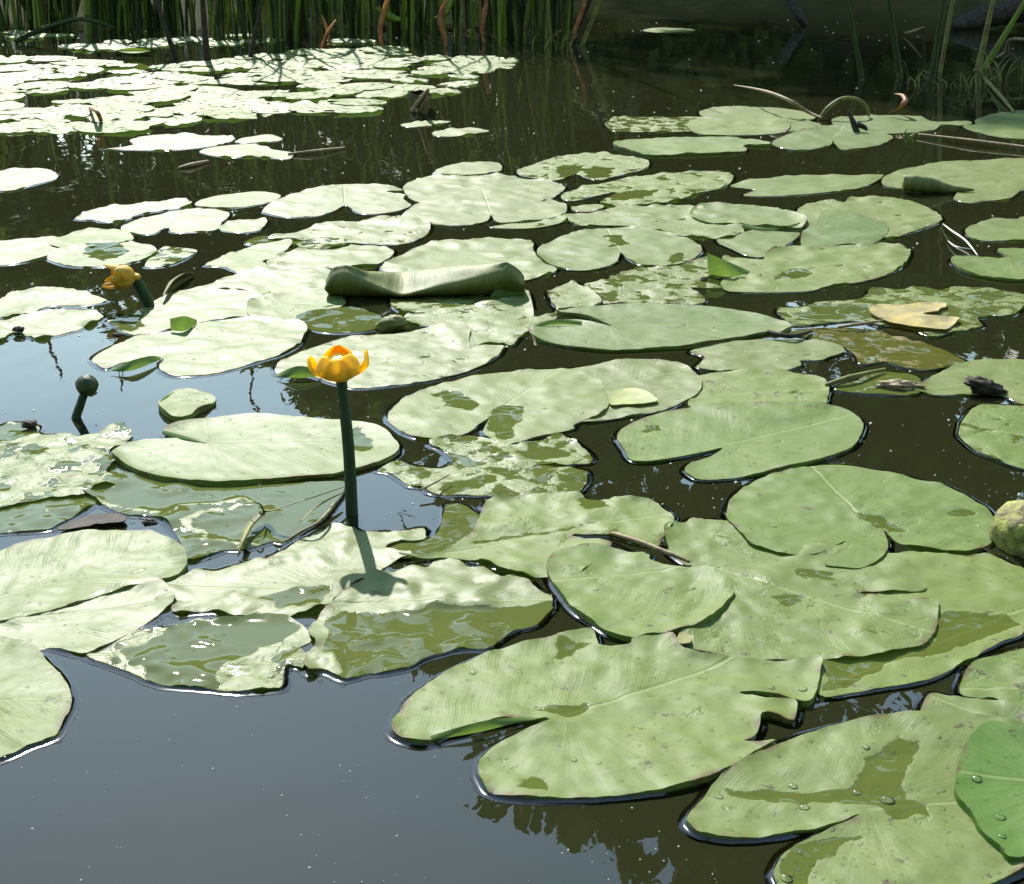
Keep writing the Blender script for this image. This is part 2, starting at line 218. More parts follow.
def leaf_material(name, brown=False):
    k = NT(name)
    geo = k.n('NewGeometry')
    tc = k.n('TexCoord')
    pos = tc.outputs['Object']
    uv = k.n('UVMap', uv_map='vein').outputs[0]
    sep = k.n('SeparateXYZ', {0: uv})
    u, v = sep.outputs[0], sep.outputs[1]
    av = k.math('ABSOLUTE', v)
    wet, tone, decay, ribs = k.attr('wet'), k.attr('tone'), k.attr('decay'), k.attr('ribs')
    # forking side veins: lines that leave the midrib at a slant and bend outwards
    n_low = k.noise(pos, 9.0, 2.0)
    ph = k.math('SUBTRACT', u, k.math('MULTIPLY', k.math('POWER', av, 0.82), 0.62))
    ph = k.math('ADD', ph, k.math('MULTIPLY', n_low, 0.045))
    vmod = k.smooth(k.noise(pos, 17.0, 2.0), 0.38, 0.66)
    wv = k.math('SINE', k.math('MULTIPLY', ph, 620.0))
    wv2 = k.math('SINE', k.math('MULTIPLY', ph, 1480.0))
    vein = k.math('MULTIPLY', vmod, k.math('ADD', k.math('MULTIPLY', wv, 0.6), k.math('MULTIPLY', wv2, 0.4)))
    mid = k.math('MULTIPLY', k.math('SUBTRACT', 1.0, k.smooth(av, 0.0005, 0.0032)), k.smooth(u, -0.008, 0.004))
    ang = k.math('ARCTAN2', v, u)
    rad = k.math('POWER', k.math('ADD', k.math('MULTIPLY', u, u), k.math('MULTIPLY', v, v)), 0.5)
    pv = k.n('CombineXYZ', {0: k.math('MULTIPLY', ang, 5.0), 1: k.math('MULTIPLY', rad, 6.0), 2: k.n('ObjectInfo').outputs['Random']}).outputs[0]
    streak = k.noise(pv, 2.2, 4.0, 0.65)
    rnd = k.n('ObjectInfo').outputs['Random']
    # flooded patches: a film of water with a sharp, irregular shore
    n_w = k.noise(pos, 26.0, 5.0, 0.6, 0.4)
    n_w2 = k.noise(pos, 60.0, 3.0, 0.6)
    shore = k.math('ADD', wet, k.math('MULTIPLY_ADD', n_w, 1.25, -0.625))
    shore = k.math('ADD', shore, k.math('MULTIPLY_ADD', n_w2, 0.18, -0.09))
    wm = k.smooth(shore, 0.47, 0.53)
    edge = k.math('MULTIPLY', k.smooth(shore, 0.38, 0.47), k.math('SUBTRACT', 1.0, wm))
    # leaf colour
    if brown:
        base = k.mix(n_low, (0.10, 0.066, 0.022), (0.17, 0.135, 0.04))
    else:
        young = k.mix(n_low, (0.066, 0.130, 0.022), (0.100, 0.164, 0.034))
        old = k.mix(n_low, (0.128, 0.160, 0.042), (0.176, 0.202, 0.062))
        base = k.mix(tone, old, young)
    fine = k.noise(pos, 220.0, 4.0, 0.7)
    hs = k.n('HueSaturation', {'Value': k.math('MULTIPLY', k.math('MULTIPLY_ADD', fine, 0.24, 0.88), k.math('MULTIPLY_ADD', streak, 0.36, 0.82)), 'Hue': k.math('MULTIPLY_ADD', rnd, 0.014, 0.490), 'Saturation': k.math('MULTIPLY_ADD', rnd, 0.18, 0.96), 'Color': base})
    base = k.mix(k.math('MULTIPLY', k.smooth(vein, 0.55, 1.0), 0.10), hs.outputs[0], (0.22, 0.27, 0.11))
    base = k.mix(k.math('MULTIPLY', mid, 0.45), base, (0.26, 0.29, 0.11))
    n_e = k.noise(pos, 24.0, 4.0, 0.6)
    base = k.mix(k.math('MULTIPLY', k.attr('margin'), k.smooth(n_e, 0.50, 0.62)), base, (0.10, 0.062, 0.022))
    n_d = k.noise(pos, 42.0, 5.0, 0.65)
    spots = k.smooth(k.math('ADD', n_d, k.math('MULTIPLY', decay, 0.16)), 0.70, 0.745)
    base = k.mix(k.math('MULTIPLY', spots, 0.8), base, (0.055, 0.038, 0.016))
    n_y = k.noise(pos, 7.0, 3.0, 0.6)
    base = k.mix(k.math('MULTIPLY', k.smooth(n_y, 0.60, 0.74), 0.35), base, (0.22, 0.22, 0.05))
    # specks of dirt and seed dust
    dust = k.smooth(k.noise(pos, 330.0, 2.0, 0.5), 0.70, 0.76)
    base = k.mix(k.math('MULTIPLY', dust, 0.6), base, (0.07, 0.06, 0.03))
    wetcol = k.mix(0.72, base, (0.085, 0.095, 0.02))
    base = k.mix(wm, base, wetcol)
    rough_dry = k.math('ADD', k.math('MULTIPLY_ADD', n_low, 0.16, 0.30), k.math('ADD', k.math('MULTIPLY', streak, 0.22), k.math('MULTIPLY', rnd, 0.09)))
    rough = k.n('Mix', {0: wm, 2: rough_dry, 3: 0.035}, data_type='FLOAT').outputs[0]
    h = k.math('MULTIPLY', vein, k.math('MULTIPLY', ribs, 0.00010))
    h = k.math('ADD', h, k.math('MULTIPLY', k.noise(pos, 38.0, 3.0, 0.5), 0.0007))
    h = k.math('ADD', h, k.math('MULTIPLY', fine, 0.00009))
    h = k.math('ADD', h, k.math('MULTIPLY', mid, -0.0004))
    h = k.math('ADD', h, k.math('MULTIPLY', streak, 0.00032))
    h = k.math('MULTIPLY', h, k.math('SUBTRACT', 1.0, wm))
    h = k.math('ADD', h, k.math('MULTIPLY', edge, -0.0005))
    bump = k.n('Bump', {'Height': h, 'Strength': 1.0, 'Distance': 1.0})
    p = k.n('BsdfPrincipled', {'Base Color': base, 'Roughness': rough, 'IOR': 1.45, 'Normal': bump.outputs[0]})
    p.inputs['Specular IOR Level'].default_value = 0.29
    tr = k.n('BsdfTranslucent', {'Color': k.mix(0.5, base, (0.20, 0.42, 0.03)), 'Normal': bump.outputs[0]})
    mx = k.n('MixShader', {0: 0.30, 1: p.outputs[0], 2: tr.outputs[0]})
    return k.fin(mx.outputs[0])

def water_material(name, rough=0.0, ripple=True):
    k = NT(name)
    pos = k.n('NewGeometry').outputs['Position']
    ins = {'IOR': 1.333}
    nrm = None
    if ripple:
        mp = k.n('Mapping', {'Vector': pos, 'Scale': (1.0, 0.55, 1.0)}).outputs[0]
        h = k.math('MULTIPLY', k.noise(mp, 7.0, 2.0, 0.5), 0.0012)
        h = k.math('ADD', h, k.math('MULTIPLY', k.noise(mp, 42.0, 2.0, 0.5, 0.6), 0.00007))
        nrm = k.n('Bump', {'Height': h, 'Strength': 1.0, 'Distance': 1.0}).outputs[0]
        ins['Normal'] = nrm
    fr = k.n('Fresnel', ins)
    g = k.n('BsdfGlossy', {'Color': (1, 1, 1, 1), 'Roughness': rough}, distribution='GGX')
    if nrm:
        k.t.links.new(nrm, g.inputs['Normal'])
    t = k.n('BsdfTransparent', {'Color': (0.56, 0.51, 0.24, 1)})
    # suspended silt gives the water a body of its own
    d = k.n('BsdfDiffuse', {'Color': (0.0255, 0.026, 0.0095, 1)})
    body = k.n('MixShader', {0: 0.55 if ripple else 0.0, 1: t.outputs[0], 2: d.outputs[0]})
    mx = k.n('MixShader', {0: fr.outputs[0], 1: body.outputs[0], 2: g.outputs[0]})
    return k.fin(mx.outputs[0])

def plain(name, c, rough=0.6, c2=None, scale=30.0, trans=0.0, bump=0.0, spec=0.5, stretch=None):
    k = NT(name)
    pos = k.n('TexCoord').outputs['Object']
    if stretch:
        pos = k.n('Mapping', {'Vector': pos, 'Scale': stretch}).outputs[0]
    n = k.noise(pos, scale, 4.0, 0.6)
    base = k.mix(k.smooth(n, 0.3, 0.7), c, c2 or tuple(x * 0.6 for x in c))
    ins = {'Base Color': base, 'Roughness': rough}
    if bump:
        ins['Normal'] = k.n('Bump', {'Height': n, 'Strength': 1.0, 'Distance': bump}).outputs[0]
    p = k.n('BsdfPrincipled', ins)
    p.inputs['Specular IOR Level'].default_value = spec
    sh = p.outputs[0]
    if trans:
        t = k.n('BsdfTranslucent', {'Color': base})
        sh = k.n('MixShader', {0: trans, 1: sh, 2: t.outputs[0]}).outputs[0]
    return k.fin(sh)

def droplet_material():
    k = NT('water drop')
    fr = k.n('Fresnel', {'IOR': 1.27})
    g = k.n('BsdfGlossy', {'Color': (1, 1, 1, 1), 'Roughness': 0.06})
    t = k.n('BsdfTransparent', {'Color': (1.0, 1.0, 0.98, 1)})
    mx = k.n('MixShader', {0: fr.outputs[0], 1: t.outputs[0], 2: g.outputs[0]})
    return k.fin(mx.outputs[0])

M_LEAF = leaf_material('lily leaf')
M_BROWN = leaf_material('dead lily leaf', True)
M_WATER = water_material('pond water', 0.0)
M_RIM = water_material('water rim', 0.075, False)
M_DROP = droplet_material()
M_BED = plain('pond mud', (0.07, 0.06, 0.02), 0.95, (0.04, 0.035, 0.012), 5.0, spec=0.1)
M_FLAP = plain('leaf underside', (0.17, 0.25, 0.04), 0.5, (0.12, 0.20, 0.03), 40, trans=0.55, spec=0.3)
M_STEM = plain('lily stem', (0.022, 0.050, 0.014), 0.62, (0.014, 0.030, 0.010), 90, stretch=(1, 1, .15), spec=0.25)
M_PETAL = plain('yellow petal', (0.94, 0.73, 0.06), 0.45, (0.92, 0.63, 0.035), 45, trans=0.6, bump=0.0006)
M_STAMEN = plain('stamen', (0.88, 0.58, 0.035), 0.5, (0.74, 0.42, 0.02), 300, bump=0.001)
M_WITHER = plain('withered petal', (0.80, 0.53, 0.05), 0.6, (0.50, 0.29, 0.03), 70, trans=0.45, bump=0.002)
M_BUD = plain('green bud', (0.048, 0.062, 0.016), 0.55, (0.022, 0.032, 0.010), 50, spec=0.2)
M_REED = plain('reed green', (0.040, 0.066, 0.011), 0.6, (0.020, 0.034, 0.007), 12, trans=0.22, spec=0.2, stretch=(6, 6, .6))
M_REEDY = plain('reed yellow green', (0.20, 0.27, 0.03), 0.5, (0.12, 0.18, 0.02), 12, trans=0.4, spec=0.25, stretch=(6, 6, .6))
M_RED = plain('rust reed', (0.24, 0.075, 0.022), 0.6, (0.42, 0.20, 0.05), 30, trans=0.3)
M_STRAW = plain('dead straw', (0.26, 0.19, 0.075), 0.7, (0.12, 0.075, 0.028), 40, stretch=(3, 3, 3), bump=0.001)
M_OLIVE = plain('wilted blade', (0.17, 0.165, 0.032), 0.6, (0.08, 0.075, 0.02), 40, bump=0.001, spec=0.2)
M_DARK = plain('dark wet bark', (0.045, 0.034, 0.020), 0.7, (0.016, 0.012, 0.007), 70, bump=0.003, spec=0.15)
M_YELLOW = plain('yellow dead leaf', (0.33, 0.245, 0.04), 0.6, (0.15, 0.12, 0.03), 36, trans=0.15, bump=0.0012)
M_SCRAP = plain('yellow green scrap', (0.25, 0.26, 0.045), 0.6, (0.15, 0.18, 0.035), 60, trans=0.2)
M_MOSS = plain('mossy lump', (0.22, 0.23, 0.025), 0.8, (0.07, 0.05, 0.012), 60, bump=0.006)
M_ROLL = plain('rolled leaf skin', (0.140, 0.145, 0.034), 0.6, (0.085, 0.096, 0.022), 9, bump=0.0025, trans=0.03, spec=0.22, stretch=(7, 1.2, 1.2))
M_BARK = plain('bark', (0.05, 0.042, 0.026), 0.9, (0.025, 0.022, 0.014), 14, bump=0.02)
M_TREE = plain('tree leaves', (0.050, 0.080, 0.016), 0.5, (0.075, 0.11, 0.02), 3, trans=0.45, spec=0.2)
M_BUSH = plain('bush leaves', (0.085, 0.115, 0.02), 0.5, (0.05, 0.08, 0.014), 4, trans=0.5, spec=0.2)
M_BANK = plain('bank earth', (0.026, 0.030, 0.010), 0.95, (0.02, 0.03, 0.008), 3, bump=0.05)
M_SPECK = plain('floating dust', (0.62, 0.60, 0.46), 0.4, (0.45, 0.42, 0.28), 200)
M_ROOT = plain('pale root', (0.62, 0.58, 0.46), 0.5)

# ------------------------------------------------------------------ helpers
def tag(o, label=None, cat=None, group=None, kind=None):
    if label: o['label'] = label
    if cat: o['category'] = cat
    if group: o['group'] = group
    if kind: o['kind'] = kind
    return o

def link(name, me, m, parent=None, smooth=True):
    o = bpy.data.objects.new(name, me)
    col.objects.link(o)
    if m and not me.materials:
        me.materials.append(m)
    if parent is not None:
        o.parent = parent
        o.matrix_parent_inverse = Matrix.Translation(parent.location).inverted() if parent.rotation_euler[:] == (0, 0, 0) else parent.matrix_basis.inverted()
    if smooth:
        me.polygons.foreach_set('use_smooth', [True] * len(me.polygons))
    return o

def mesh(name, vs, fs):
    me = bpy.data.meshes.new(name)
    me.from_pydata([tuple(v) for v in vs], [], fs)
    me.update()
    return me

def empty(name, loc):
    o = bpy.data.objects.new(name, None)
    o.empty_display_size = 0.03
    o.location = loc
    col.objects.link(o)
    return o

def catmull(pts, n, closed=False):
    out = []
    m = len(pts)
    for i in range(m if closed else m - 1):
        if closed:
            p0, p1, p2, p3 = (pts[(i + q) % m] for q in (-1, 0, 1, 2))
        else:
            p0, p1, p2, p3 = pts[max(i - 1, 0)], pts[i], pts[i + 1], pts[min(i + 2, m - 1)]
        for j in range(n):
            t = j / n
            out.append(0.5 * ((2 * p1) + (p2 - p0) * t + (2 * p0 - 5 * p1 + 4 * p2 - p3) * t * t + (3 * p1 - p0 - 3 * p2 + p3) * t ** 3))
    if not closed:
        out.append(pts[-1].copy())
    return out

def tube(pts, radii, seg=8, sub=5, wob=0.0):
    """verts, faces of a tapering round tube through pts, closed at both ends"""
    P = catmull([Vector(p) for p in pts], sub)
    n = len(P)
    rr = np.interp(np.linspace(0, 1, n), np.linspace(0, 1, len(radii)), radii)
    vs, fs = [], []
    ref = Vector((0.31, 0.52, 0.79))
    for i, p in enumerate(P):
        d = (P[min(i + 1, n - 1)] - P[max(i - 1, 0)])
        d = d.normalized() if d.length > 1e-9 else Vector((0, 0, 1))
        a = d.cross(ref)
        a = a.normalized() if a.length > 1e-3 else d.orthogonal().normalized()
        b = d.cross(a)
        for j in range(seg):
            q = 2 * math.pi * j / seg
            r = rr[i] * (1 + wob * noise.noise(p * 60 + a * math.cos(q) + b * math.sin(q)))
            vs.append(p + (a * math.cos(q) + b * math.sin(q)) * r)
    for i in range(n - 1):
        for j in range(seg):
            k = (j + 1) % seg
            fs.append((i * seg + j, i * seg + k, (i + 1) * seg + k, (i + 1) * seg + j))
    fs.append(tuple(range(seg))[::-1])
    fs.append(tuple((n - 1) * seg + j for j in range(seg)))
    return vs, fs

def ribbon(pts, widths, side, sub=6, fold=0.25, twist=0.0):
    """a blade: V-folded strip with a real back, through pts"""
    P = catmull([Vector(p) for p in pts], sub)
    n = len(P)
    ww = np.interp(np.linspace(0, 1, n), np.linspace(0, 1, len(widths)), widths)
    vs, fs = [], []
    side = Vector(side).normalized()
    for i, p in enumerate(P):
        d = (P[min(i + 1, n - 1)] - P[max(i - 1, 0)]).normalized()
        s = (side - d * side.dot(d))
        s = s.normalized() if s.length > 1e-4 else d.orthogonal().normalized()
        s = Matrix.Rotation(twist * i / n, 3, d) @ s
        nn = s.cross(d)
        hw = ww[i] / 2
        vs += [p - s * hw, p + nn * hw * fold, p + s * hw, p + nn * (hw * fold - min(hw * .5, .0012))]
    for i in range(n - 1):
        for j in range(4):
            k = (j + 1) % 4
            fs.append((i * 4 + j, i * 4 + k, i * 4 + 4 + k, i * 4 + 4 + j))
    fs += [(3, 2, 1, 0), tuple((n - 1) * 4 + j for j in range(4))]
    return vs, fs

def patch(rows, thick=0.0):
    """surface through a grid of points"""
    vs, fs = [], []
    m = len(rows[0])
    for r in rows:
        vs += r
    for i in range(len(rows) - 1):
        for j in range(m - 1):
            fs.append((i * m + j, i * m + j + 1, (i + 1) * m + j + 1, (i + 1) * m + j))
    return vs, fs

def sdist(P, poly):
    """signed distance (positive inside) of points P (n,2) to the closed polygon poly (m,2), and the nearest edge"""
    A = poly
    B = np.roll(poly, -1, 0)
    res = np.empty(len(P))
    for s in range(0, len(P), 1500):
        Q = P[s:s + 1500]
        d = B - A
        L = (d ** 2).sum(1) + 1e-18
        rel = Q[:, None, :] - A[None]
        t = np.clip((rel * d[None]).sum(2) / L, 0, 1)
        near = rel - d[None] * t[..., None]
        dist = np.sqrt((near ** 2).sum(2)).min(1)
        cross = ((A[None, :, 1] > Q[:, None, 1]) != (B[None, :, 1] > Q[:, None, 1]))
        with np.errstate(divide='ignore', invalid='ignore'):
            xi = (B - A)[None, :, 0] * (Q[:, None, 1] - A[None, :, 1]) / (B - A)[None, :, 1] + A[None, :, 0]
        inside = (cross & (Q[:, None, 0] < xi)).sum(1) % 2 == 1
        res[s:s + 1500] = np.where(inside, dist, -dist)
    return res

def sstep(x, a, b):
    t = np.clip((x - a) / (b - a), 0, 1)
    return t * t * (3 - 2 * t)

def nz(P, scale, seed=0.0, octv=2):
    return np.array([noise.fractal(Vector((p[0] * scale + seed, p[1] * scale - seed * .7, seed * 1.3)), 0.8, 2.0, octv) for p in P])

def parse(s):
    return [tuple(float(c) for c in q.split(',')) for q in s.split()]

# ------------------------------------------------------------------ leaves
def blade_mesh(name, outline, grid, hfun, afun, thick=0.0011):
    """triangulated leaf blade; outline (m,2) metres; hfun(P, d) heights, afun(P, d) attributes"""
    ol = np.array(outline)
    lo, hi = ol.min(0), ol.max(0)
    pts = []
    gy = grid * 0.866
    for j in range(int((hi[1] - lo[1]) / gy) + 1):
        for i in range(int((hi[0] - lo[0]) / grid) + 2):
            pts.append((lo[0] + (i - .5 * (j % 2)) * grid + random.uniform(-.1, .1) * grid, lo[1] + j * gy + random.uniform(-.1, .1) * grid))
    pts = np.array(pts)
    pts = pts[sdist(pts, ol) > grid * .55]
    allp = np.vstack([ol, pts]) if len(pts) else ol
    m = len(ol)
    vs, es, fs, *_ = delaunay_2d_cdt([Vector(p) for p in allp], [(i, (i + 1) % m) for i in range(m)], [], 1, 1e-7)
    P = np.array([(v.x, v.y) for v in vs])
    d = np.maximum(sdist(P, ol), 0)
    Z = hfun(P, d)
    at_ = afun(P, d)
    verts = [(P[i, 0], P[i, 1], Z[i]) for i in range(len(P))]
    faces = []
    cnt = {}
    for f in fs:
        f = list(f)
        a, b, c = (P[i] for i in f[:3])
        if (b[0] - a[0]) * (c[1] - a[1]) - (b[1] - a[1]) * (c[0] - a[0]) < 0:
            f = f[::-1]
        faces.append(tuple(f))
        for q in range(len(f)):
            e = (f[q], f[(q + 1) % len(f)])
            cnt[e] = cnt.get(e, 0) + 1
    src = list(range(len(verts)))
    dup = {}
    for (a, b) in list(cnt):
        if (b, a) not in cnt:
            for q in (a, b):
                if q not in dup:
                    dup[q] = len(verts)
                    v = verts[q]
                    verts += [v, (v[0], v[1], v[2] - (thick if thick else max(.0008, v[2] - .0006)))]
                    src += [q, q]
            faces.append((dup[b], dup[a], dup[a] + 1, dup[b] + 1))
    me = mesh(name, verts, faces)
    src = np.array(src)
    for k, val in at_.items():
        if k == 'vein':
            continue
        me.attributes.new(k, 'FLOAT', 'POINT').data.foreach_set('value', np.broadcast_to(val, (len(P),))[src].astype(np.float32))
    uvl = me.uv_layers.new(name='vein')
    li = np.empty(len(me.loops), np.int32)
    me.loops.foreach_get('vertex_index', li)
    uvl.data.foreach_set('uv', at_['vein'][src][li].astype(np.float32).ravel())
    return me

def ragged(loop, amp, seed):
    """loop of Vectors: roughen it across its own direction"""
    n = len(loop)
    out = []
    for i, p in enumerate(loop):
        d = loop[(i + 1) % n] - loop[i - 1]
        nn = Vector((d.y, -d.x, 0))
        if nn.length > 1e-9:
            nn.normalize()
        k = noise.fractal(Vector((p.x * 70 + seed, p.y * 70, seed)), .7, 2.0, 3) + .5 * max(0, noise.noise(Vector((p.x * 25, p.y * 25, seed + 5))))
        out.append(p + nn * k * amp)
    return out

OUT = []     # (outline array, lowest, highest) of every leaf so far, bottom to top
leaf_objs = []
rim_jobs = []
for idx, (ps, c, t, o, label) in enumerate(PADS):
    px = parse(ps)
    cup = o.get('cup', 0) * 0.001
    zb = 0.0016
    P3 = [at(x, y, zb + cup * .8) for x, y in px]
    for p in P3: p.z = 0
    cen = sum(P3, Vector()) / len(P3)
    dist = cen.length
    step = max(0.0035, dist * 0.0018)
    loop = []
    nP = len(P3)
    dens = catmull(P3, 8, True)
    acc = 0.0
    for i, p in enumerate(dens):
        q = dens[(i + 1) % len(dens)]
        if not loop or acc >= step:
            loop.append(p); acc = 0.0
        acc += (q - p).length
    rag = o.get('rag', 0.4) * 0.0017
    loop = ragged(loop, rag, idx * 3.1)
    # drop crossings that would upset the triangulation
    ol = np.array([(p.x, p.y) for p in loop])
    C, T = at(*c), at(*t)
    ax = Vector((T.x - C.x, T.y - C.y)).normalized()
    low = []
    lo, hi = ol.min(0), ol.max(0)
    for (q, qlo, qhi) in OUT:
        if (qlo < hi + .03).all() and (lo - .03 < qhi).all():
            low.append(q)
    smooth_leaf = o.get('smooth', 0)
    A = 0.0019 if not smooth_leaf else 0.0010
    A *= 1 + 1.3 * min(o.get('rag', .2), 1)
    sunk = o.get('sunk')
    crest = o.get('crest', 0)
    wps = [np.array([(at(x, y).x, at(x, y).y) for x, y in parse(s)]) for s in o.get('wp', [])]
    def flood(P):
        f = np.zeros(len(P))
        if wps:
            kk = .005 * (1 + .5 * dist)
            P = P + kk * np.stack([nz(P, 32, 4.4, 3), nz(P, 32, 8.8, 3)], 1)
        for wpoly in wps:
            f = np.maximum(f, sstep(sdist(P, wpoly), -0.005 - dist * .001, 0.007 + dist * .001))
        return f
    def hfun(P, d):
        s = idx * 1.7
        z = zb + A * (nz(P, 13, s) + .0) + (.0006 if smooth_leaf else .0014) * nz(P, 36, s + 3) * (1 + .9 * min(o.get('rag', .2), 1))
        rimn = nz(P, 34, s + 9, 3)
        edge = np.exp(-d / 0.014)
        z += edge * rimn * 0.0034 * (.35 + min(o.get('rag', .2), 1.2)) * (1 if not smooth_leaf else .3)
        z -= edge * .0003
        if cup:
            z += cup * np.exp(-d / 0.016) * (.75 + .4 * nz(P, 9, s + 4)) + cup * .35 * np.exp(-d / .05)
        u = (P[:, 0] - C.x) * ax.x + (P[:, 1] - C.y) * ax.y
        v = (P[:, 0] - C.x) * -ax.y + (P[:, 1] - C.y) * ax.x
        z += .0007 * sstep(np.abs(v), .004, .05) * (u > 0)
        # slow corrugation along the side veins
        ph = u - .62 * np.abs(v) ** .82
        z += .00022 * o.get('ribs', .7) * np.sin(ph * 210)
        fl = flood(P)
        if crest:
            z += (1 - fl) * crest * (.0012 + .0045 * np.maximum(0, nz(P, 20, s + 2)))
        z -= fl * .0008
        z = np.maximum(z, 0.0008)
        for q in low:
            z += 0.0034 * sstep(sdist(P, q), -0.020, 0.012)
        if sunk:
            z = z * .3 - 0.010
        return z
    def afun(P, d):
        rel = P - np.array((C.x, C.y))
        uv = np.stack([rel @ np.array((ax.x, ax.y)), rel @ np.array((-ax.y, ax.x))], 1)
        wet = np.maximum(o.get('wet', .21), flood(P) * 1.6)
        wet = np.where(flood(P) > .02, np.maximum(flood(P) * 1.25 - .1, 0), wet)
        return {'vein': uv, 'wet': wet, 'margin': np.exp(-d / .0028), 'tone': o.get('tone', .12 + .0) + .0 * d, 'decay': o.get('decay', .42) + 0 * d,
                'ribs': o.get('ribs', .7) + 0 * d}
    me = blade_mesh('lily_pad', ol, max(0.0055, dist * .0036), hfun, afun, 0 if cup else .0011)
    # origin at the leaf's own centre
    ob = link('lily_pad', me, M_BROWN if o.get('brown') else M_LEAF)
    me.transform(Matrix.Translation(-cen))
    ob.location = cen
    tag(ob, label, 'lily pad', 'water lily leaves floating on the pond')
    leaf_objs.append(ob)
    OUT.append((ol, lo, hi))
    if not sunk:
        rim_jobs.append((ob, ol, hfun, idx, dist))

# water drawn up against each leaf edge
for (ob, ol, hfun, idx, dist) in rim_jobs:
    if dist > 5.5:
        continue
    n = len(ol)
    dv = np.roll(ol, -1, 0) - np.roll(ol, 1, 0)
    nn = np.stack([dv[:, 1], -dv[:, 0]], 1)
    nn /= np.linalg.norm(nn, axis=1)[:, None] + 1e-12
    if sdist((ol + nn * .002)[:40], ol).mean() > 0:
        nn = -nn
    for _ in range(4):
        nn = (nn + np.roll(nn, 1, 0) + np.roll(nn, -1, 0))
        nn /= np.linalg.norm(nn, axis=1)[:, None] + 1e-12
    W = 0.0072
    far = ol + nn * W
    ok = sdist(ol + nn * W * .5, ol) < 0
    ok &= sdist(far, ol) < 0
    for j, (q, qlo, qhi) in enumerate(OUT):
        if j != idx and (qlo < ol.max(0) + .02).all() and (ol.min(0) - .02 < qhi).all():
            ok &= sdist(far, q) < 0
            ok &= sdist(ol, q) < 0
    prof = [(-0.0004, 1.0), (0.10, .72), (0.25, .46), (0.45, .22), (0.70, .06), (1.0, 0.0)]
    vs_, fs_ = [], []
    amp = 0.0014
    for i in range(n):
        a = amp * (1 + .35 * noise.noise(Vector((ol[i][0] * 30, ol[i][1] * 30, idx))))
        for r, h in prof:
            q = ol[i] + nn[i] * W * r
            vs_.append((q[0], q[1], .0003 + a * h))
    m = len(prof)
    runs, cur = [], []
    st = next((i for i in range(n) if not ok[i]), 0)
    for i in range(st, st + n + 1):
        if ok[i % n]:
            cur.append(i % n)
        if not ok[i % n] or i == st + n:
            if len(cur) > 7:
                runs.append(cur)
            cur = []
    for run in runs:
        L = len(run)
        rv_ = []
        for q, i in enumerate(run):
            f = 1.0 if L >= n else min(1, (q + .3) / 4, (L - q - .7) / 4)
            for j in range(m):
                v = vs_[i * m + j]
                rv_.append((v[0], v[1], v[2] * f + .0003 * (1 - f)))
        fs_ = []
        for q in range(L - 1):
            for j in range(m - 1):
                fs_.append((q * m + j, (q + 1) * m + j, (q + 1) * m + j + 1, q * m + j + 1))
        me = mesh('water_rim', rv_, fs_)
        if sum(f.normal.z for f in me.polygons) < 0:
            me.flip_normals()
        link('water_rim', me, M_RIM, ob)

def find(word):
    return next(o for o in leaf_objs if word in o['label'])

def flap(parent, base_px, top_px, lean=0.006, m=M_FLAP, z0=0.004, bulge=0.25, name='folded_edge'):
    """a strip of leaf margin standing or curling up from the blade"""
    n = 13
    b = catmull([at(x, y, z0) for x, y in base_px], 6)
    tp = []
    bb = [at(x, y, z0) for x, y in base_px]
    tpx = catmull([Vector((x, y, 0)) for x, y in top_px], 6)
    def res(L):
        k = np.linspace(0, len(L) - 1, n)
        return [L[int(a)].lerp(L[min(int(a) + 1, len(L) - 1)], a - int(a)) for a in k]
    b = res(b); tpx = res(tpx)
    rows = [[], [], [], [], []]
    for p, q in zip(b, tpx):
        top = up(q.x, q.y, p.y + lean)
        if top.z < p.z + .0005:
            top = p + Vector((0, lean * .3, .0005))
        for i in range(5):
            s = i / 4
            r = p.lerp(top, s)
            r.y -= lean * bulge * 4 * s * (1 - s)
            rows[i].append(r)
    vs, fs = patch(rows)
    me = mesh(name, vs, fs)
    link(name, me, m, parent)

flap(find('one green corner'), [(708, 274), (730, 277), (752, 273)], [(707, 253), (722, 259), (752, 272)], .01)
flap(find('largest pale leaf'), [(432, 740), (480, 732), (520, 722), (548, 719)], [(430, 736), (478, 722), (515, 717), (545, 717)], .004)
flap(find('its lobe edge folded'), [(110, 371), (130, 371), (150, 364), (162, 359)], [(111, 369), (130, 361), (150, 356), (161, 357)], .01)
flap(find('directly behind the standing'), [(277, 377), (300, 378), (322, 376)], [(277, 374), (298, 366), (322, 370)], .01)
flap(find('foot of the drooping'), [(171, 330), (184, 331), (197, 324)], [(170, 319), (184, 316), (197, 320)], .006)
flap(find('long cupped bright'), [(529, 328), (555, 325), (582, 325)], [(530, 326), (555, 319.5), (582, 321)], .006)
flap(find('near rim raised'), [(742, 228), (772, 231), (806, 224)], [(742, 224), (772, 228), (806, 221)], .006, M_FLAP)
flap(find('dark rim and a pale midrib'), [(162, 434), (180, 440), (206, 444)], [(163, 430), (182, 435), (206, 441)], .006)
flap(find('cupped leaf tip'), [(158, 406), (165, 400), (180, 394), (210, 398)], [(160, 401), (168, 395), (182, 390), (210, 394)], .008)

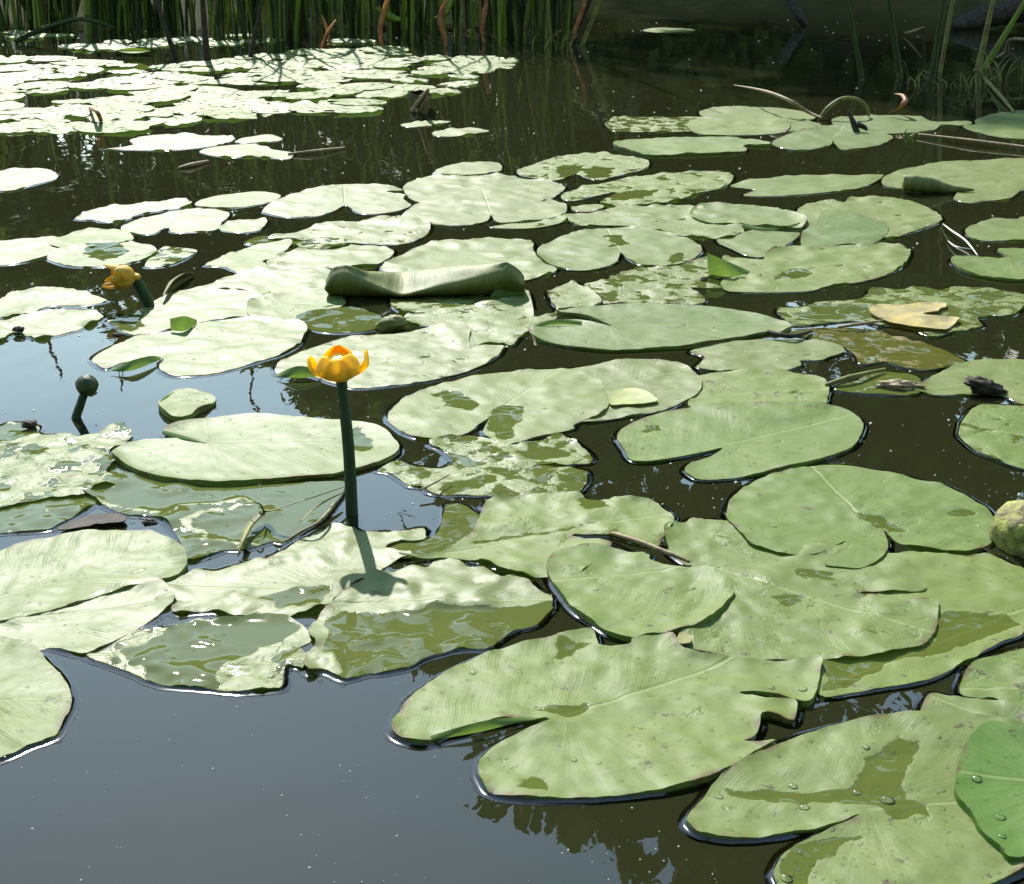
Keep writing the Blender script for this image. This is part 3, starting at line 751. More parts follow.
# ------------------------------------------------------------------ far raft of leaves: individual leaves from a few shapes
def generic_leaf(seed, r):
    rnd = random.Random(seed)
    n = 46
    lp = []
    asp = rnd.uniform(.74, .9)
    for i in range(n):
        a = -math.pi + 2 * math.pi * (i + .5) / n
        rad = r * (1 - .0 * math.cos(a))
        gap = abs(abs(a) - math.pi)
        if gap < .30:
            rad *= .25 + .75 * (gap / .30) ** .6
        rad *= 1 + .05 * noise.noise(Vector((math.cos(a) * 2, math.sin(a) * 2, seed)))
        lp.append(Vector((rad * math.cos(a), rad * math.sin(a) * asp, 0)))
    lp = ragged(lp, .007, seed)
    ol = np.array([(p.x, p.y) for p in lp])
    def hf(P, d):
        return np.maximum(.0008, .0022 + .0045 * nz(P, 14, seed) + np.exp(-d / .015) * (.005 * nz(P, 24, seed + 4) - .0012))
    def af(P, d):
        rel = P + np.array((r * .6, 0))
        return {'vein': rel, 'wet': .36 + 0 * d, 'tone': .05 + 0 * d, 'decay': .3 + 0 * d, 'ribs': .7 + 0 * d}
    return blade_mesh('far_lily_pad', ol, .02, hf, af, .0015)

protos = [generic_leaf(40 + i, .15) for i in range(7)]
for me in protos:
    me.materials.append(M_LEAF)
    me.polygons.foreach_set('use_smooth', [True] * len(me.polygons))
def in_poly(x, y, poly):
    r = False
    for i in range(len(poly)):
        (x1, y1), (x2, y2) = poly[i - 1], poly[i]
        if (y1 > y) != (y2 > y) and x < (x2 - x1) * (y - y1) / (y2 - y1) + x1:
            r = not r
    return r
RAFT = [(-60, 74), (60, 66), (110, 62), (170, 66), (205, 64), (260, 58), (330, 52), (385, 49), (420, 58), (508, 60), (502, 68), (470, 73), (462, 84), (463, 93), (400, 97), (352, 112), (262, 116), (214, 118), (140, 126), (100, 131), (30, 128), (-60, 136)]
HOLES = [[(0, 94), (120, 90), (160, 94), (60, 103), (0, 104)], [(200, 86), (320, 80), (345, 84), (230, 95)], [(240, 102), (330, 96), (390, 97), (300, 108)], [(150, 72), (230, 68), (270, 72), (170, 80)], [(120, 106), (190, 102), (200, 108), (130, 113)], [(0, 82), (60, 77), (110, 76), (112, 81), (60, 84), (10, 92)], [(335, 78), (380, 76), (420, 78), (380, 86), (330, 88)], [(225, 118), (290, 112), (300, 118), (230, 121)], [(105, 68), (150, 66), (150, 70), (110, 73)], [(50, 116), (95, 112), (100, 117), (50, 121)]]
raft_xy = []
rr = random.Random(11)
tries = 0
while len(raft_xy) < 165 and tries < 20000:
    tries += 1
    x, y = rr.uniform(-60, 512), rr.uniform(46, 136)
    if not in_poly(x, y, RAFT) or any(in_poly(x, y, h) for h in HOLES):
        continue
    p = at(x, y)
    if rr.random() > (p.y / 6.5) ** 1.2:
        continue
    if any((p - q).length < .125 for q in raft_xy):
        continue
    raft_xy.append(p)
raft_xy += [at(x, y) for x, y in ((3, 60), (50, 59), (85, 47), (100, 48), (58, 36), (30, 37), (118, 43), (165, 42), (190, 40), (222, 44), (150, 46), (20, 33), (245, 36), (262, 42), (352, 42))]
for i, p in enumerate(raft_xy):
    o = bpy.data.objects.new('far_lily_pad', protos[rr.randrange(7)])
    col.objects.link(o)
    s = rr.uniform(.42, .92)
    o.scale = (s, s, 1)
    o.location = (p.x, p.y, .0008 + .0005 * (i % 8))
    o.rotation_euler = (rr.gauss(0, .018), rr.gauss(0, .018), rr.uniform(0, 6.28))
    tag(o, 'small pale glittering leaf in the crowded raft of leaves at far left', 'lily pad', 'leaves of the far raft')
# one young leaf there is bright green
bl = bpy.data.objects.new('young_lily_pad', mesh('young_lily_pad', *patch([[at(115 + 36 * i / 8, 50.5 - (2.6 * math.sin(math.pi * i / 8) * (1 - k / 2)), .012 + .01 * abs(k - 2)) for i in range(9)] for k in range(5)])))
bl.data.materials.append(M_REEDY)
col.objects.link(bl)
tag(bl, 'bright yellow green young leaf lying flat before the far reeds', 'lily pad')
# ------------------------------------------------------------------ the rolled up leaf
RY = at(330, 300).y
ROLLC = [(326, 283, 284, 290), (331, 272, 274, 297), (338, 267, 270, 301), (347, 266, 269, 304), (356, 270, 272, 306), (364, 272, 276, 307), (383, 272, 284, 309), (402, 272, 291, 310),
         (420, 270.5, 287, 310), (440, 268, 282, 308), (460, 266, 277, 306), (480, 265, 272.5, 302), (497, 264, 268, 298), (508, 264, 266, 295), (517, 270, 271, 293), (524, 278, 279, 290)]
def rolled():
    cols = catmull([Vector(c[:3]) for c in ROLLC], 4)
    bots = catmull([Vector((c[0], c[3], 0)) for c in ROLLC], 4)
    rows = []
    n = len(cols)
    for i, (c, b) in enumerate(zip(cols, bots)):
        s = i / (n - 1)
        x = c.x
        w1 = lambda k: .0025 * noise.noise(Vector((s * 14, k * 1.7, 3))) + .0012 * noise.noise(Vector((s * 40, k * 2, 6)))
        Yb = RY + .015 + .02 * abs(s - .4)
        bot = up(x, b.y, Yb); bot.z = max(bot.z, .003)
        cre = up(x, c.z, Yb - .006)
        mid = bot.lerp(cre, .5) + Vector((0, -.016 - w1(1), 0))
        q3 = bot.lerp(cre, .82) + Vector((0, -.012, 0))
        d = ray(x, c.y)
        sl = .16
        k = d.z / d.y
        Yt = (cre.z - sl * cre.y - CAM_H) / (k - sl)
        Yt = min(max(Yt, cre.y + .006), cre.y + .075)
        top = up(x, c.y, Yt)
        m2 = cre.lerp(top, .5) + Vector((0, 0, .004 + w1(2)))
        back = top + Vector((0, .018, -.012 - w1(3)))
        row = [bot + Vector((0, .02, .004)), bot, mid, q3, cre + Vector((0, w1(5), w1(4) * .6)), m2, top, back, back + Vector((0, .012, -.02)), Vector((x * 0 + back.x, back.y + .005, max(.004, back.z - .04)))]
        rows.append(catmull(row, 3))
    vs, fs = patch(rows)
    return vs, fs, RY
rv, rf, RY = rolled()
roll = empty('rolled_lily_pad', at(425, 305))
tag(roll, 'dark green leaf rolled up like a tube, lit along its top', 'lily pad', 'water lily leaves floating on the pond')
me = mesh('leaf_roll', rv, rf)
o = link('leaf_roll', me, M_ROLL, roll)
sm = o.modifiers.new('thick', 'SOLIDIFY'); sm.thickness = .0014; sm.offset = 0
# torn right end, two tatters that catch the light
for tatter in ([(488, 300), (508, 297), (526, 293)], [(498, 285), (512, 285), (524, 284)]), ([(500, 283), (514, 281), (522, 281)], [(506, 266), (512, 270), (519, 277)]):
    b, t_ = tatter
    rows = []
    for i in range(5):
        row = []
        for j in range(3):
            x = b[j][0] + (t_[j][0] - b[j][0]) * i / 4
            y = b[j][1] + (t_[j][1] - b[j][1]) * i / 4
            row.append(up(x, y, RY + .0 + .012 * i / 4 + .01 * j))
        rows.append(catmull(row, 4))
    me = mesh('torn_tatter', *patch(rows))
    o = link('torn_tatter', me, M_FLAP, roll)
    sm = o.modifiers.new('thick', 'SOLIDIFY'); sm.thickness = .001
# the folded tip in front of it
def blob(c, rx, ry, rz, rough=.15, seed=0, n=14, m=20, rot=0, lobes=0):
    vs, fs = [], []
    for i in range(n + 1):
        th = math.pi * i / n
        for j in range(m):
            ph = 2 * math.pi * j / m
            d = Vector((math.sin(th) * math.cos(ph), math.sin(th) * math.sin(ph), math.cos(th)))
            k = 1 + rough * noise.fractal(d * 2.2 + Vector((seed, 0, 0)), .7, 2, 3)
            if lobes:
                k *= 1 - .09 * max(0, 1 - abs(math.sin(lobes * ph / 2 + .6 * d.z)) * 5) * math.sin(th) + .10 * max(0, d.z - .8)
            q = Vector((d.x * rx * k, d.y * ry * k, d.z * rz * k))
            q.rotate(Matrix.Rotation(rot, 3, 'Y'))
            vs.append(Vector(c) + q)
    for i in range(n):
        for j in range(m):
            k = (j + 1) % m
            fs.append((i * m + j, (i + 1) * m + j, (i + 1) * m + k, i * m + k))
    return vs, fs
p = at(391, 329)
me = mesh('folded_leaf_tip', *blob(p + Vector((0, 0, .008)), .024, .014, .013, .25, 4, rot=-.25))
tag(link('folded_leaf_tip', me, M_ROLL), 'small crumpled yellow green leaf tip poking up below the rolled leaf', 'leaf tip')

# ------------------------------------------------------------------ flowers
def petal(base, out, upv, size, reach, rise, wide, curl, mat, parent, seed):
    """a cupped round petal: swings outwards by reach, upwards by rise"""
    side = out.cross(upv).normalized()
    rows = []
    n, m = 10, 9
    for i in range(n):
        s = i / (n - 1)
        cpos = base + out * size * (.10 + reach * (math.sin(min(1, s * 1.15) * math.pi / 2) ** .8 - curl * max(0, s - .55) ** 1.5)) + upv * size * rise * (s ** 1.7)
        wdt = size * wide * (.22 + .78 * math.sin(math.pi * (.06 + .80 * s))) * (1 if s < .8 else math.sqrt(max(.03, 1 - ((s - .8) / .2) ** 2 * .93)))
        row = []
        for j in range(m):
            q = (j / (m - 1) - .5) * 2
            k = noise.noise(Vector((s * 3, q * 2, seed))) * size * .07
            row.append(cpos + side * q * wdt - out * (wdt * q * q * .62 - k) + upv * (wdt * q * q * .18 + k * .6))
        rows.append(row)
    me = mesh('petal', *patch(rows))
    o = link('petal', me, mat, parent)
    sm = o.modifiers.new('thick', 'SOLIDIFY'); sm.thickness = size * .05
    ss = o.modifiers.new('soft', 'SUBSURF'); ss.levels = ss.render_levels = 1
    return o

def flower(base_px, top_px, lean, head_axis, size, label, mat, stem_r, pets, name='yellow_water_lily', start=0.0):
    b = at(*base_px)
    top = up(top_px[0], top_px[1], b.y + lean)
    root = empty(name, b)
    tag(root, label, 'flower')
    mid = b.lerp(top, .5) + Vector((.002, 0, 0))
    me = mesh('stem', *tube([b - Vector((0, 0, .05)), b, mid, top], [stem_r * 1.05, stem_r * 1.05, stem_r, stem_r * .92], 12, 6, .06))
    link('stem', me, M_STEM, root)
    upv = Vector(head_axis).normalized()
    xa = upv.orthogonal().normalized() if abs(upv.z) < .8 else Vector((1, 0, 0))
    xa = (xa - upv * xa.dot(upv)).normalized()
    ya = upv.cross(xa)
    for i, (a, reach, rise, wide, curl) in enumerate(pets):
        a = R(a)
        petal(top, xa * math.cos(a) + ya * math.sin(a), upv, size, reach, rise, wide, curl, mat, root, i * 2.3 + start)
    # the disc in the middle with its ring of stamens, and the receptacle under it
    q = .55 if mat is M_PETAL else .22
    vs, fs = blob(top + upv * size * .46, size * q, size * q, size * q * .74, .10, 2)
    link('stamen_disc', mesh('stamen_disc', vs, fs), M_STAMEN if mat is M_PETAL else mat, root)
    vs, fs = blob(top + upv * size * .02, size * .34, size * .34, size * .2, .05, 3)
    link('receptacle', mesh('receptacle', vs, fs), mat, root)
    return root

flower((352, 514), (341, 377), .012, (-.10, -.12, 1), .0315, 'yellow water lily flower standing upright on a long straight dark stem', M_PETAL, .0068,
       [(178, 1.02, .86, .34, .4), (222, .80, .98, .46, 1.6), (270, .82, .90, .50, 1.6), (318, .80, .96, .46, 1.6), (2, 1.0, .92, .28, .3), (62, .50, 1.06, .64, 2.2), (118, .50, 1.08, .64, 2.2)])
flower((149, 307), (134, 277), -.01, (-.82, -.30, .10), .034, 'withered ochre flower drooping to the left on a thick bent stem', M_WITHER, .0095,
       [(20, .55, 1.15, .44, 1.5), (80, .66, 1.0, .40, 1.0), (140, .42, 1.45, .34, .2), (200, .62, 1.05, .44, 1.6), (255, .78, 1.3, .32, .1), (310, .5, 1.5, .36, .6), (345, .35, 1.0, .40, 1.2)], start=9)
b = at(76, 418)
root = empty('flower_bud', b)
tag(root, 'round dark green flower bud on a short leaning stem in open water', 'flower bud')
tp = up(85, 391, b.y + .004)
link('stem', mesh('stem', *tube([b - Vector((.01, 0, .04)), b, b.lerp(tp, .5), tp], [.0066, .0062, .0058, .0056], 12, 5, .05)), M_STEM, root)
hd = up(87, 385, b.y + .004)
link('bud_head', mesh('bud_head', *blob(hd, .0150, .0150, .0136, .05, 1, 24, 60, 0, 5)), M_BUD, root)
link('bud_collar', mesh('bud_collar', *blob(hd - Vector((-.004, .002, .0105)), .0085, .0085, .004, .2, 5)), M_BUD, root)

dg = bpy.context.evaluated_depsgraph_get()
dg.update()
def leaf_z(x, y):
    hit, loc, nor, i, ob_, m_ = scene.ray_cast(dg, Vector((x, y, .3)), Vector((0, 0, -1)), distance=.35)
    return (loc, nor, ob_) if hit and 'lily_pad' in ob_.name else None
# ------------------------------------------------------------------ litter on the leaves and the water
def flat_piece(name, ps, z, m, label, cat, curl=.004, seed=1):
    px = parse(ps)
    q = [h[0].z for h in (leaf_z(at(x, y, .004).x, at(x, y, .004).y) for x, y in px) if h]
    z = (max(q) if q else .002) + .0012
    P3 = catmull([at(x, y, z) for x, y in px], 4, True)
    P3 = [Vector((p.x, p.y, 0)) for p in P3]
    P3 = ragged(P3, .0012 if name != 'dead_leaf' else .004, seed)
    cen = sum(P3, Vector()) / len(P3)
    ol = np.array([(p.x, p.y) for p in P3])
    me = blade_mesh(name, ol, .006, lambda P, d: z + curl * (.4 + .5 * nz(P, 22, seed)) + curl * .5 * np.exp(-d / .008), lambda P, d: {'vein': P * 1.0, 'wet': 0 * d}, .0016)
    me.transform(Matrix.Translation(-cen))
    o = link(name, me, m)
    o.location = cen
    return tag(o, label, cat)
flat_piece('dead_leaf', "868,311 880,306 900,307 925,304 945,305 942,311 922,316 955,318 957,324 945,331 925,330 895,325 878,319", .013, M_YELLOW, 'yellow dead leaf lying on the wet ragged leaf at right', 'dead leaf', .004)
flat_piece('leaf_scrap', "610,396 624,389 640,390 653,397 657,402 644,405 625,406 611,406", .016, M_SCRAP, 'small yellow green leaf scrap on a smooth pale leaf', 'leaf scrap', .003, 4)
flat_piece('leaf_scrap', "676,640 683,633 691,637 690,644 680,645", .017, M_OLIVE, 'tiny brown leaf scrap at the torn edge above the largest leaf', 'leaf scrap', .002, 6)
flat_piece('dead_leaf', "58,530 72,522 92,516 112,514 126,517 126,522 108,525 85,528 66,531", .006, M_DARK, 'dark brown decayed strip behind the large ribbed leaf', 'dead leaf', .002, 12)
me = mesh('mossy_lump', *blob(at(1022, 545) + Vector((.012, 0, .012)), .042, .045, .036, .25, 8))
tag(link('mossy_lump', me, M_MOSS), 'mossy yellow and brown lump at right frame edge', 'rotting leaf')
me = mesh('bark_scrap', *blob(at(984, 394) + Vector((0, 0, .010)), .030, .016, .010, .5, 3, 18, 26, .3))
tag(link('bark_scrap', me, M_DARK), 'dark wet knobbly bark lump on the pale leaf at right', 'bark')
me = mesh('bark_scrap', *blob(at(902, 389) + Vector((0, 0, .004)), .033, .012, .007, .5, 5, 18, 26, .05))
tag(link('bark_scrap', me, M_STRAW), 'low brown knobbly scrap floating beside the olive sunken leaf', 'bark')
for px_, r_, lab in (((19, 334), .009, 'black rotten lump on the left torn leaf beside frame edge'), ((117, 340), .007, 'dark pebble like lump behind the broad pale leaf'), ((30, 430), .010, 'dark red brown crumb on the shredded leaf'), ((150, 529), .008, 'small dark snail like dot beside the ribbed leaf')):
    me = mesh('dark_crumb', *blob(at(*px_) + Vector((0, 0, .008)), r_, r_ * .8, r_ * .5, .4, px_[0]))
    tag(link('dark_crumb', me, M_DARK), lab, 'crumb')

def stalk(name, pts, radii, m, label, cat, sub=6, seg=8, wob=.12):
    root_pts = [Vector(p) for p in pts]
    me = mesh(name, *tube(root_pts, radii, seg, sub, wob))
    return tag(link(name, me, m), label, cat)
def blade(name, pts, widths, m, label, cat, side=(1, 0, 0), fold=.3, twist=0):
    me = mesh(name, *ribbon(pts, widths, side, 6, fold, twist))
    o = link(name, me, m)
    return tag(o, label, cat)
z = .012
blade('bent_grass', [at(346, 486, .02), at(310, 498, .03), at(276, 510, .022), at(264, 512, z), at(250, 525, z), at(243, 540, z), at(238, 556, .003)], [.003, .005, .006, .010, .009, .006, .002], M_OLIVE, 'wilted bent grass blade lying in front of the standing flower', 'grass blade', (.5, .5, 0), .4)
blade('bent_grass', [at(342, 493, .012), at(318, 505, .014), at(300, 522, .010)], [.002, .007, .002], M_OLIVE, 'short curled brown blade beside the flower stem foot', 'grass blade', (.6, .6, .2), .5)
stalk('dry_straw', [at(336, 503, .012), at(318, 522, .014), at(300, 532, .008), at(285, 541, .004)], [.0012, .0015, .0013, .0006], M_STRAW, 'thin dry straw leaning between flower stem and grey leaf', 'straw')
stalk('dry_straw', [at(264, 511, .016), at(258, 503, .03), at(243, 504, .02)], [.0012, .001, .0005], M_OLIVE, 'short forked twig end at the bend of the wilted blade', 'straw')
stalk('dry_straw', [at(420, 490, .010), at(436, 482, .013), at(450, 474, .012)], [.0013, .0013, .0006], M_STRAW, 'short yellow straw lying across the torn wet leaf', 'straw')
stalk('dead_straw', [at(612, 533, .008), at(640, 542, .012), at(668, 553, .01), at(690, 562, .004)], [.002, .0028, .0026, .0015], M_STRAW, 'brown dead stem lying in the gap below the midrib leaf', 'stem')
stalk('dead_straw', [at(826, 385, .004), at(850, 377, .010), at(885, 369, .008)], [.003, .0034, .002], M_OLIVE, 'olive dead stem lying over the olive sunken leaf', 'stem')
stalk('dead_straw', [at(838, 327, .006), at(860, 324, .012), at(886, 320, .006)], [.0024, .0028, .0015], M_STRAW, 'brown dead stem against the yellow dead leaf', 'stem')
stalk('dead_straw', [at(768, 332, .01), at(790, 336, .010), at(812, 331, .006)], [.004, .004, .002], M_DARK, 'dark wet stem end at the tip of the long cupped leaf', 'stem')
stalk('sunken_stalk', [at(690, 318, -.01), at(760, 307, -.012), at(800, 297, -.02)], [.006, .007, .006], M_OLIVE, 'dim green stem under water behind the long cupped leaf', 'stem')
stalk('sunken_stalk', [at(625, 500, -.03), at(645, 482, -.02), at(668, 465, -.03)], [.004, .005, .004], M_OLIVE, 'dim stem under the dark open water at centre', 'stem')
blade('curled_leaf', [at(163, 297, .012), at(172, 284, .014), at(184, 276, .012), at(194, 273, .006)], [.006, .017, .016, .003], M_OLIVE, 'curled brown leaf standing in water beside the drooping flower', 'dead leaf', (.5, .3, .6), .7)
# curled dry leaf upper right
Yc = at(930, 193).y
me = mesh('curled_leaf', *tube([up(903, 183, Yc), up(915, 183, Yc), up(935, 186, Yc), up(950, 189, Yc), up(974, 190, Yc)], [.017, .019, .016, .010, .002], 14, 5, .25))
tag(link('curled_leaf', me, M_ROLL), 'dry curled leaf like a pale tube on the wide right leaf', 'dead leaf')
def tuft(cx, cy, n, hmax, spread, m, label, seed):
    rnd = random.Random(seed)
    root = empty('weed_tuft', at(cx, cy))
    tag(root, label, 'water weed')
    for _ in range(n):
        b = at(cx + rnd.gauss(0, spread), cy + rnd.gauss(0, spread * .18), -.01)
        h = hmax * rnd.uniform(.3, 1)
        lx, ly = rnd.gauss(0, .6) * h, rnd.gauss(0, .4) * h
        v, f = ribbon([b, b + Vector((lx * .3, ly * .3, h * .6)), b + Vector((lx, ly, h))], [.004, .006, .001], (rnd.gauss(0, 1), rnd.gauss(0, 1), 0.01), 3, .3)
        link('blade', mesh('blade', v, f), m, root)
tuft(955, 92, 26, .07, 16, M_OLIVE, 'yellow green weed tuft at the feet of the right reeds', 1)
tuft(915, 84, 16, .07, 12, M_OLIVE, 'low brownish weed tuft left of the right reeds', 2)
tuft(1000, 84, 20, .12, 14, M_OLIVE, 'brownish weed tuft beside the leaning green reed', 3)
tuft(912, 141, 10, .035, 7, M_REEDY, 'tiny weed tuft below the long tan floating reed', 4)
tuft(560, 52, 14, .10, 12, M_OLIVE, 'small weed tuft at the right end of the reeds', 5)
# reeds and stalks of the upper right
def standing(x0, y0, x1, y1, r0, r1, m, label, lean=0.0, over=.5, cat='reed', name='reed_stalk'):
    b = at(x0, y0)
    t_ = up(x1, y1, b.y + lean)
    e = t_ + (t_ - b) * over
    return stalk(name, [b - (t_ - b) * .3, b, b.lerp(t_, .5), t_, e], [r0, r0, (r0 + r1) / 2, r1, r1 * .4], m, label, cat, 5, 8, .05)
standing(862, 79, 849, 10, .010, .006, M_REED, 'leftmost dark reed stalk standing alone in the right channel', over=2.5)
standing(900, 78, 889, 0, .012, .008, M_REED, 'dark reed stalk second from left in the right channel', over=2.5)
standing(931, 82, 942, 10, .013, .009, M_REED, 'thick dark reed stalk beside the paler leaning reed', over=2.2)
standing(940, 72, 953, 0, .008, .007, M_OLIVE, 'paler leaning reed stalk right of the thick dark one', over=2)
standing(978, 70, 992, 5, .012, .008, M_OLIVE, 'brownish broken reed stalk near the right log', over=.12)
standing(984, 69, 1026, 0, .012, .009, M_REEDY, 'green reed leaning strongly to the right at right edge', over=2)
standing(925, 75, 924, 42, .006, .003, M_DARK, 'thin short dark stalk between the right reeds', over=.1)
standing(573, 44, 588, 5, .012, .009, M_DARK, 'dark leaning stalk at the right end of the reeds', over=3)
standing(582, 45, 600, 0, .010, .008, M_OLIVE, 'thin leaning stalk, last of the reeds on the right', over=3)
Yb = at(806, 26).y
stalk('fallen_branch', [up(806, 26, Yb), up(800, 18, Yb), up(793, 4, Yb + .05), up(786, -12, Yb + .1)], [.012, .02, .024, .026], M_DARK, 'dark bare branch end dipping into the far water', 'branch')
stalk('floating_log', [at(952, 26, .02), at(985, 17, .05), at(1030, 8, .09), at(1080, -4, .14)], [.02, .05, .055, .06], M_DARK, 'dark wet log reaching in from the right edge', 'log', wob=.3)
stalk('dead_reed', [at(734, 85, .03), at(765, 91, .06), at(790, 101, .05), at(808, 112, .02), at(822, 118, .01)], [.001, .004, .006, .005, .003], M_STRAW, 'dead tan reed leaning down to the bent stem arch', 'reed')
Ya = at(820, 120).y
stalk('bent_stem', [up(819, 120, Ya), up(828, 108, Ya + .01), up(842, 99, Ya + .02), up(856, 99, Ya + .03), up(866, 106, Ya + .03), up(869, 116, Ya + .03)], [.005, .0065, .0065, .006, .005, .004], M_OLIVE, 'bent stem arching over the upper right leaves', 'stem')
Yn = at(856, 133).y
stalk('broken_stalk', [up(848, 111, Yn + .02), up(853, 122, Yn + .01), up(857, 133, Yn)], [.003, .008, .009], M_DARK, 'dark broken stalk bent over the green notched leaf', 'stalk')
stalk('broken_stalk', [up(856, 124, Yn), up(864, 127, Yn), up(867, 130, Yn - .01)], [.008, .007, .003], M_DARK, 'short dark stub beside the broken stalk', 'stalk')
blade('curled_leaf', [at(888, 113, .01), at(899, 108, .03), at(905, 101, .05), at(902, 95, .06), at(895, 94, .055)], [.004, .012, .018, .014, .005], M_RED, 'rusty curled dead blade standing behind the long green leaf', 'dead leaf', (1, 0, .4), .5)
stalk('floating_reed', [at(918, 134, .008), at(970, 140, .012), at(1024, 147, .01), at(1070, 153, .01)], [.002, .0036, .004, .004], M_STRAW, 'long tan dead reed floating at the right edge', 'reed')
stalk('pale_root', [at(943, 224, .006), at(952, 231, .012), at(966, 241, .010), at(978, 256, .003)], [.001, .002, .002, .001], M_ROOT, 'thin white root floating above the cupped right leaf', 'root')
stalk('pale_root', [at(948, 241, .004), at(957, 247, .008), at(972, 249, .006)], [.0007, .0016, .0007], M_ROOT, 'short white root beside the longer white root', 'root')
stalk('dead_twig', [at(1030, 40, .10), at(1010, 40, .10), at(1006, 52, .05), at(996, 58, .01)], [.006, .007, .007, .003], M_STRAW, 'pale bent twig at the right edge below the log', 'twig')
stalk('dead_twig', [at(905, 33, .01), at(915, 31, .03), at(924, 27, .06)], [.004, .008, .003], M_STRAW, 'small pale twig floating left of the thick dark reed', 'twig')
stalk('dead_twig', [at(984, 78, .006), at(1000, 95, .01), at(1014, 112, .006)], [.006, .006, .003], M_OLIVE, 'thin stick lying in water below the leaning green reed', 'twig')
stalk('dead_twig', [at(413, 112, .004), at(419, 103, .03), at(428, 90, .09)], [.010, .012, .005], M_STRAW, 'short pale twig sticking up at the right end of the raft', 'twig')
blade('dead_leaf', [at(410, 98, .03), at(420, 92, .07), at(430, 97, .03)], [.02, .05, .01], M_DARK, 'dark curled leaf behind the twig at raft end', 'dead leaf')
stalk('dead_twig', [at(288, 154, .004), at(315, 151, .008), at(345, 147.5, .004)], [.003, .004, .002], M_STRAW, 'thin pale stick floating right of the small pale leaf', 'twig')
stalk('dead_twig', [at(178, 168, .003), at(190, 165, .006), at(208, 161, .004)], [.002, .005, .003], M_STRAW, 'short pale stick floating left of the small pale leaf', 'twig')
stalk('dead_twig', [at(90, 108, .01), at(97, 112, .05), at(101, 120, .01)], [.004, .006, .006], M_RED, 'short reddish twig standing on the raft at left', 'twig')

# ------------------------------------------------------------------ drops of water
def dome(c, r, h, rot, seg=14, ring=5):
    vs, fs = [], []
    for i in range(ring):
        a = math.pi / 2 * i / (ring - .4)
        for j in range(seg):
            q = 2 * math.pi * j / seg + rot
            rr_ = r * math.cos(a) * (1 + .12 * math.cos(2 * q + rot))
            vs.append(Vector((c.x + rr_ * math.cos(q), c.y + rr_ * math.sin(q), c.z + h * math.sin(a))))
    vs.append(Vector((c.x, c.y, c.z + h)))
    for i in range(ring - 1):
        for j in range(seg):
            k = (j + 1) % seg
            fs.append((i * seg + j, i * seg + k, (i + 1) * seg + k, (i + 1) * seg + j))
    for j in range(seg):
        fs.append(((ring - 1) * seg + j, (ring - 1) * seg + (j + 1) % seg, ring * seg))
    return vs, fs

dg = bpy.context.evaluated_depsgraph_get()
dg.update()
DROPS = [(773, 526, 5.5, 'large round dewdrop on the round green leaf'), (757, 513, 2.6, 'small dewdrop left of the large dewdrop on the round green leaf'),
         (868, 480, 1.8, 'tiny dewdrop at the top rim of the round green leaf'), (976, 779, 6, 'flat drop at the top left of the young dark leaf'), (1000, 818, 5, 'bright round drop, upper one of two on the young dark leaf'),
         (1002, 837, 4, 'bright round drop, lower one of two on the young dark leaf'), (793, 787, 4.6, 'drop on the left half of the big front leaf beside its puddle'), (857, 793, 5, 'drop at the upper shore of the olive puddle'),
         (887, 801, 7, 'wide flat drop on the right of the olive puddle'), (804, 808, 5, 'drop in the left arm of the olive puddle'), (866, 748, 4.4, 'pair drop above the olive puddle'), (939, 738, 3, 'drop high on the big front leaf'),
         (719, 797, 4, 'drop at the left tip of the big front leaf'), (835, 884, 4, 'drop at the lower frame edge on the big front leaf'), (786, 879, 6, 'drop in the lower lobe puddle of the big front leaf'),
         (574, 760, 3.6, 'small ring shaped drop on the lower lobe of the largest leaf'), (599, 763, 3, 'second small drop right of the ring shaped drop'), (473, 673, 4, 'long drop on the upper lobe of the largest leaf'), (640, 727, 3, 'drop near the middle of the largest leaf'),
         (771, 688, 4, 'drop on the right torn arm of the largest leaf'), (803, 690, 5, 'drop beside the torn right end of the largest leaf'), (596, 590, 3.6, 'drop on the smooth leaf overlapping the torn leaf'), (665, 593, 2.6, 'tiny drop right on the smooth overlapping leaf'),
         (683, 325, 5, 'biggest drop on the long cupped leaf'), (713, 318, 4, 'upper drop at right on the long cupped leaf'), (713, 328, 4, 'lower drop at right on the long cupped leaf'), (726, 317, 3, 'small drop near the tip of the long cupped leaf'),
         (655, 449, 3, 'drop on the smooth cupped leaf by its notch'), (744, 433, 2.6, 'drop on the middle of the smooth cupped leaf'), (270, 440, 3, 'dark drop on the large cupped leaf left of the stem'), (436, 408, 5, 'glinting drop on the big leaf with two wet patches')]
for x, y, r_, lab in DROPS:
    g = at(x, y, .006)
    q = leaf_z(g.x, g.y)
    zc = q[0].z - .0004 if q else .006
    c = at(x, y, zc)
    r_ *= .001 * .85
    me = mesh('water_drop', *dome(Vector((0, 0, 0)), r_, r_ * .62, random.random() * 6))
    o = link('water_drop', me, M_DROP)
    o.location = (c.x, c.y, zc)
    tag(o, lab, 'water drop', 'drops of water on the leaves')
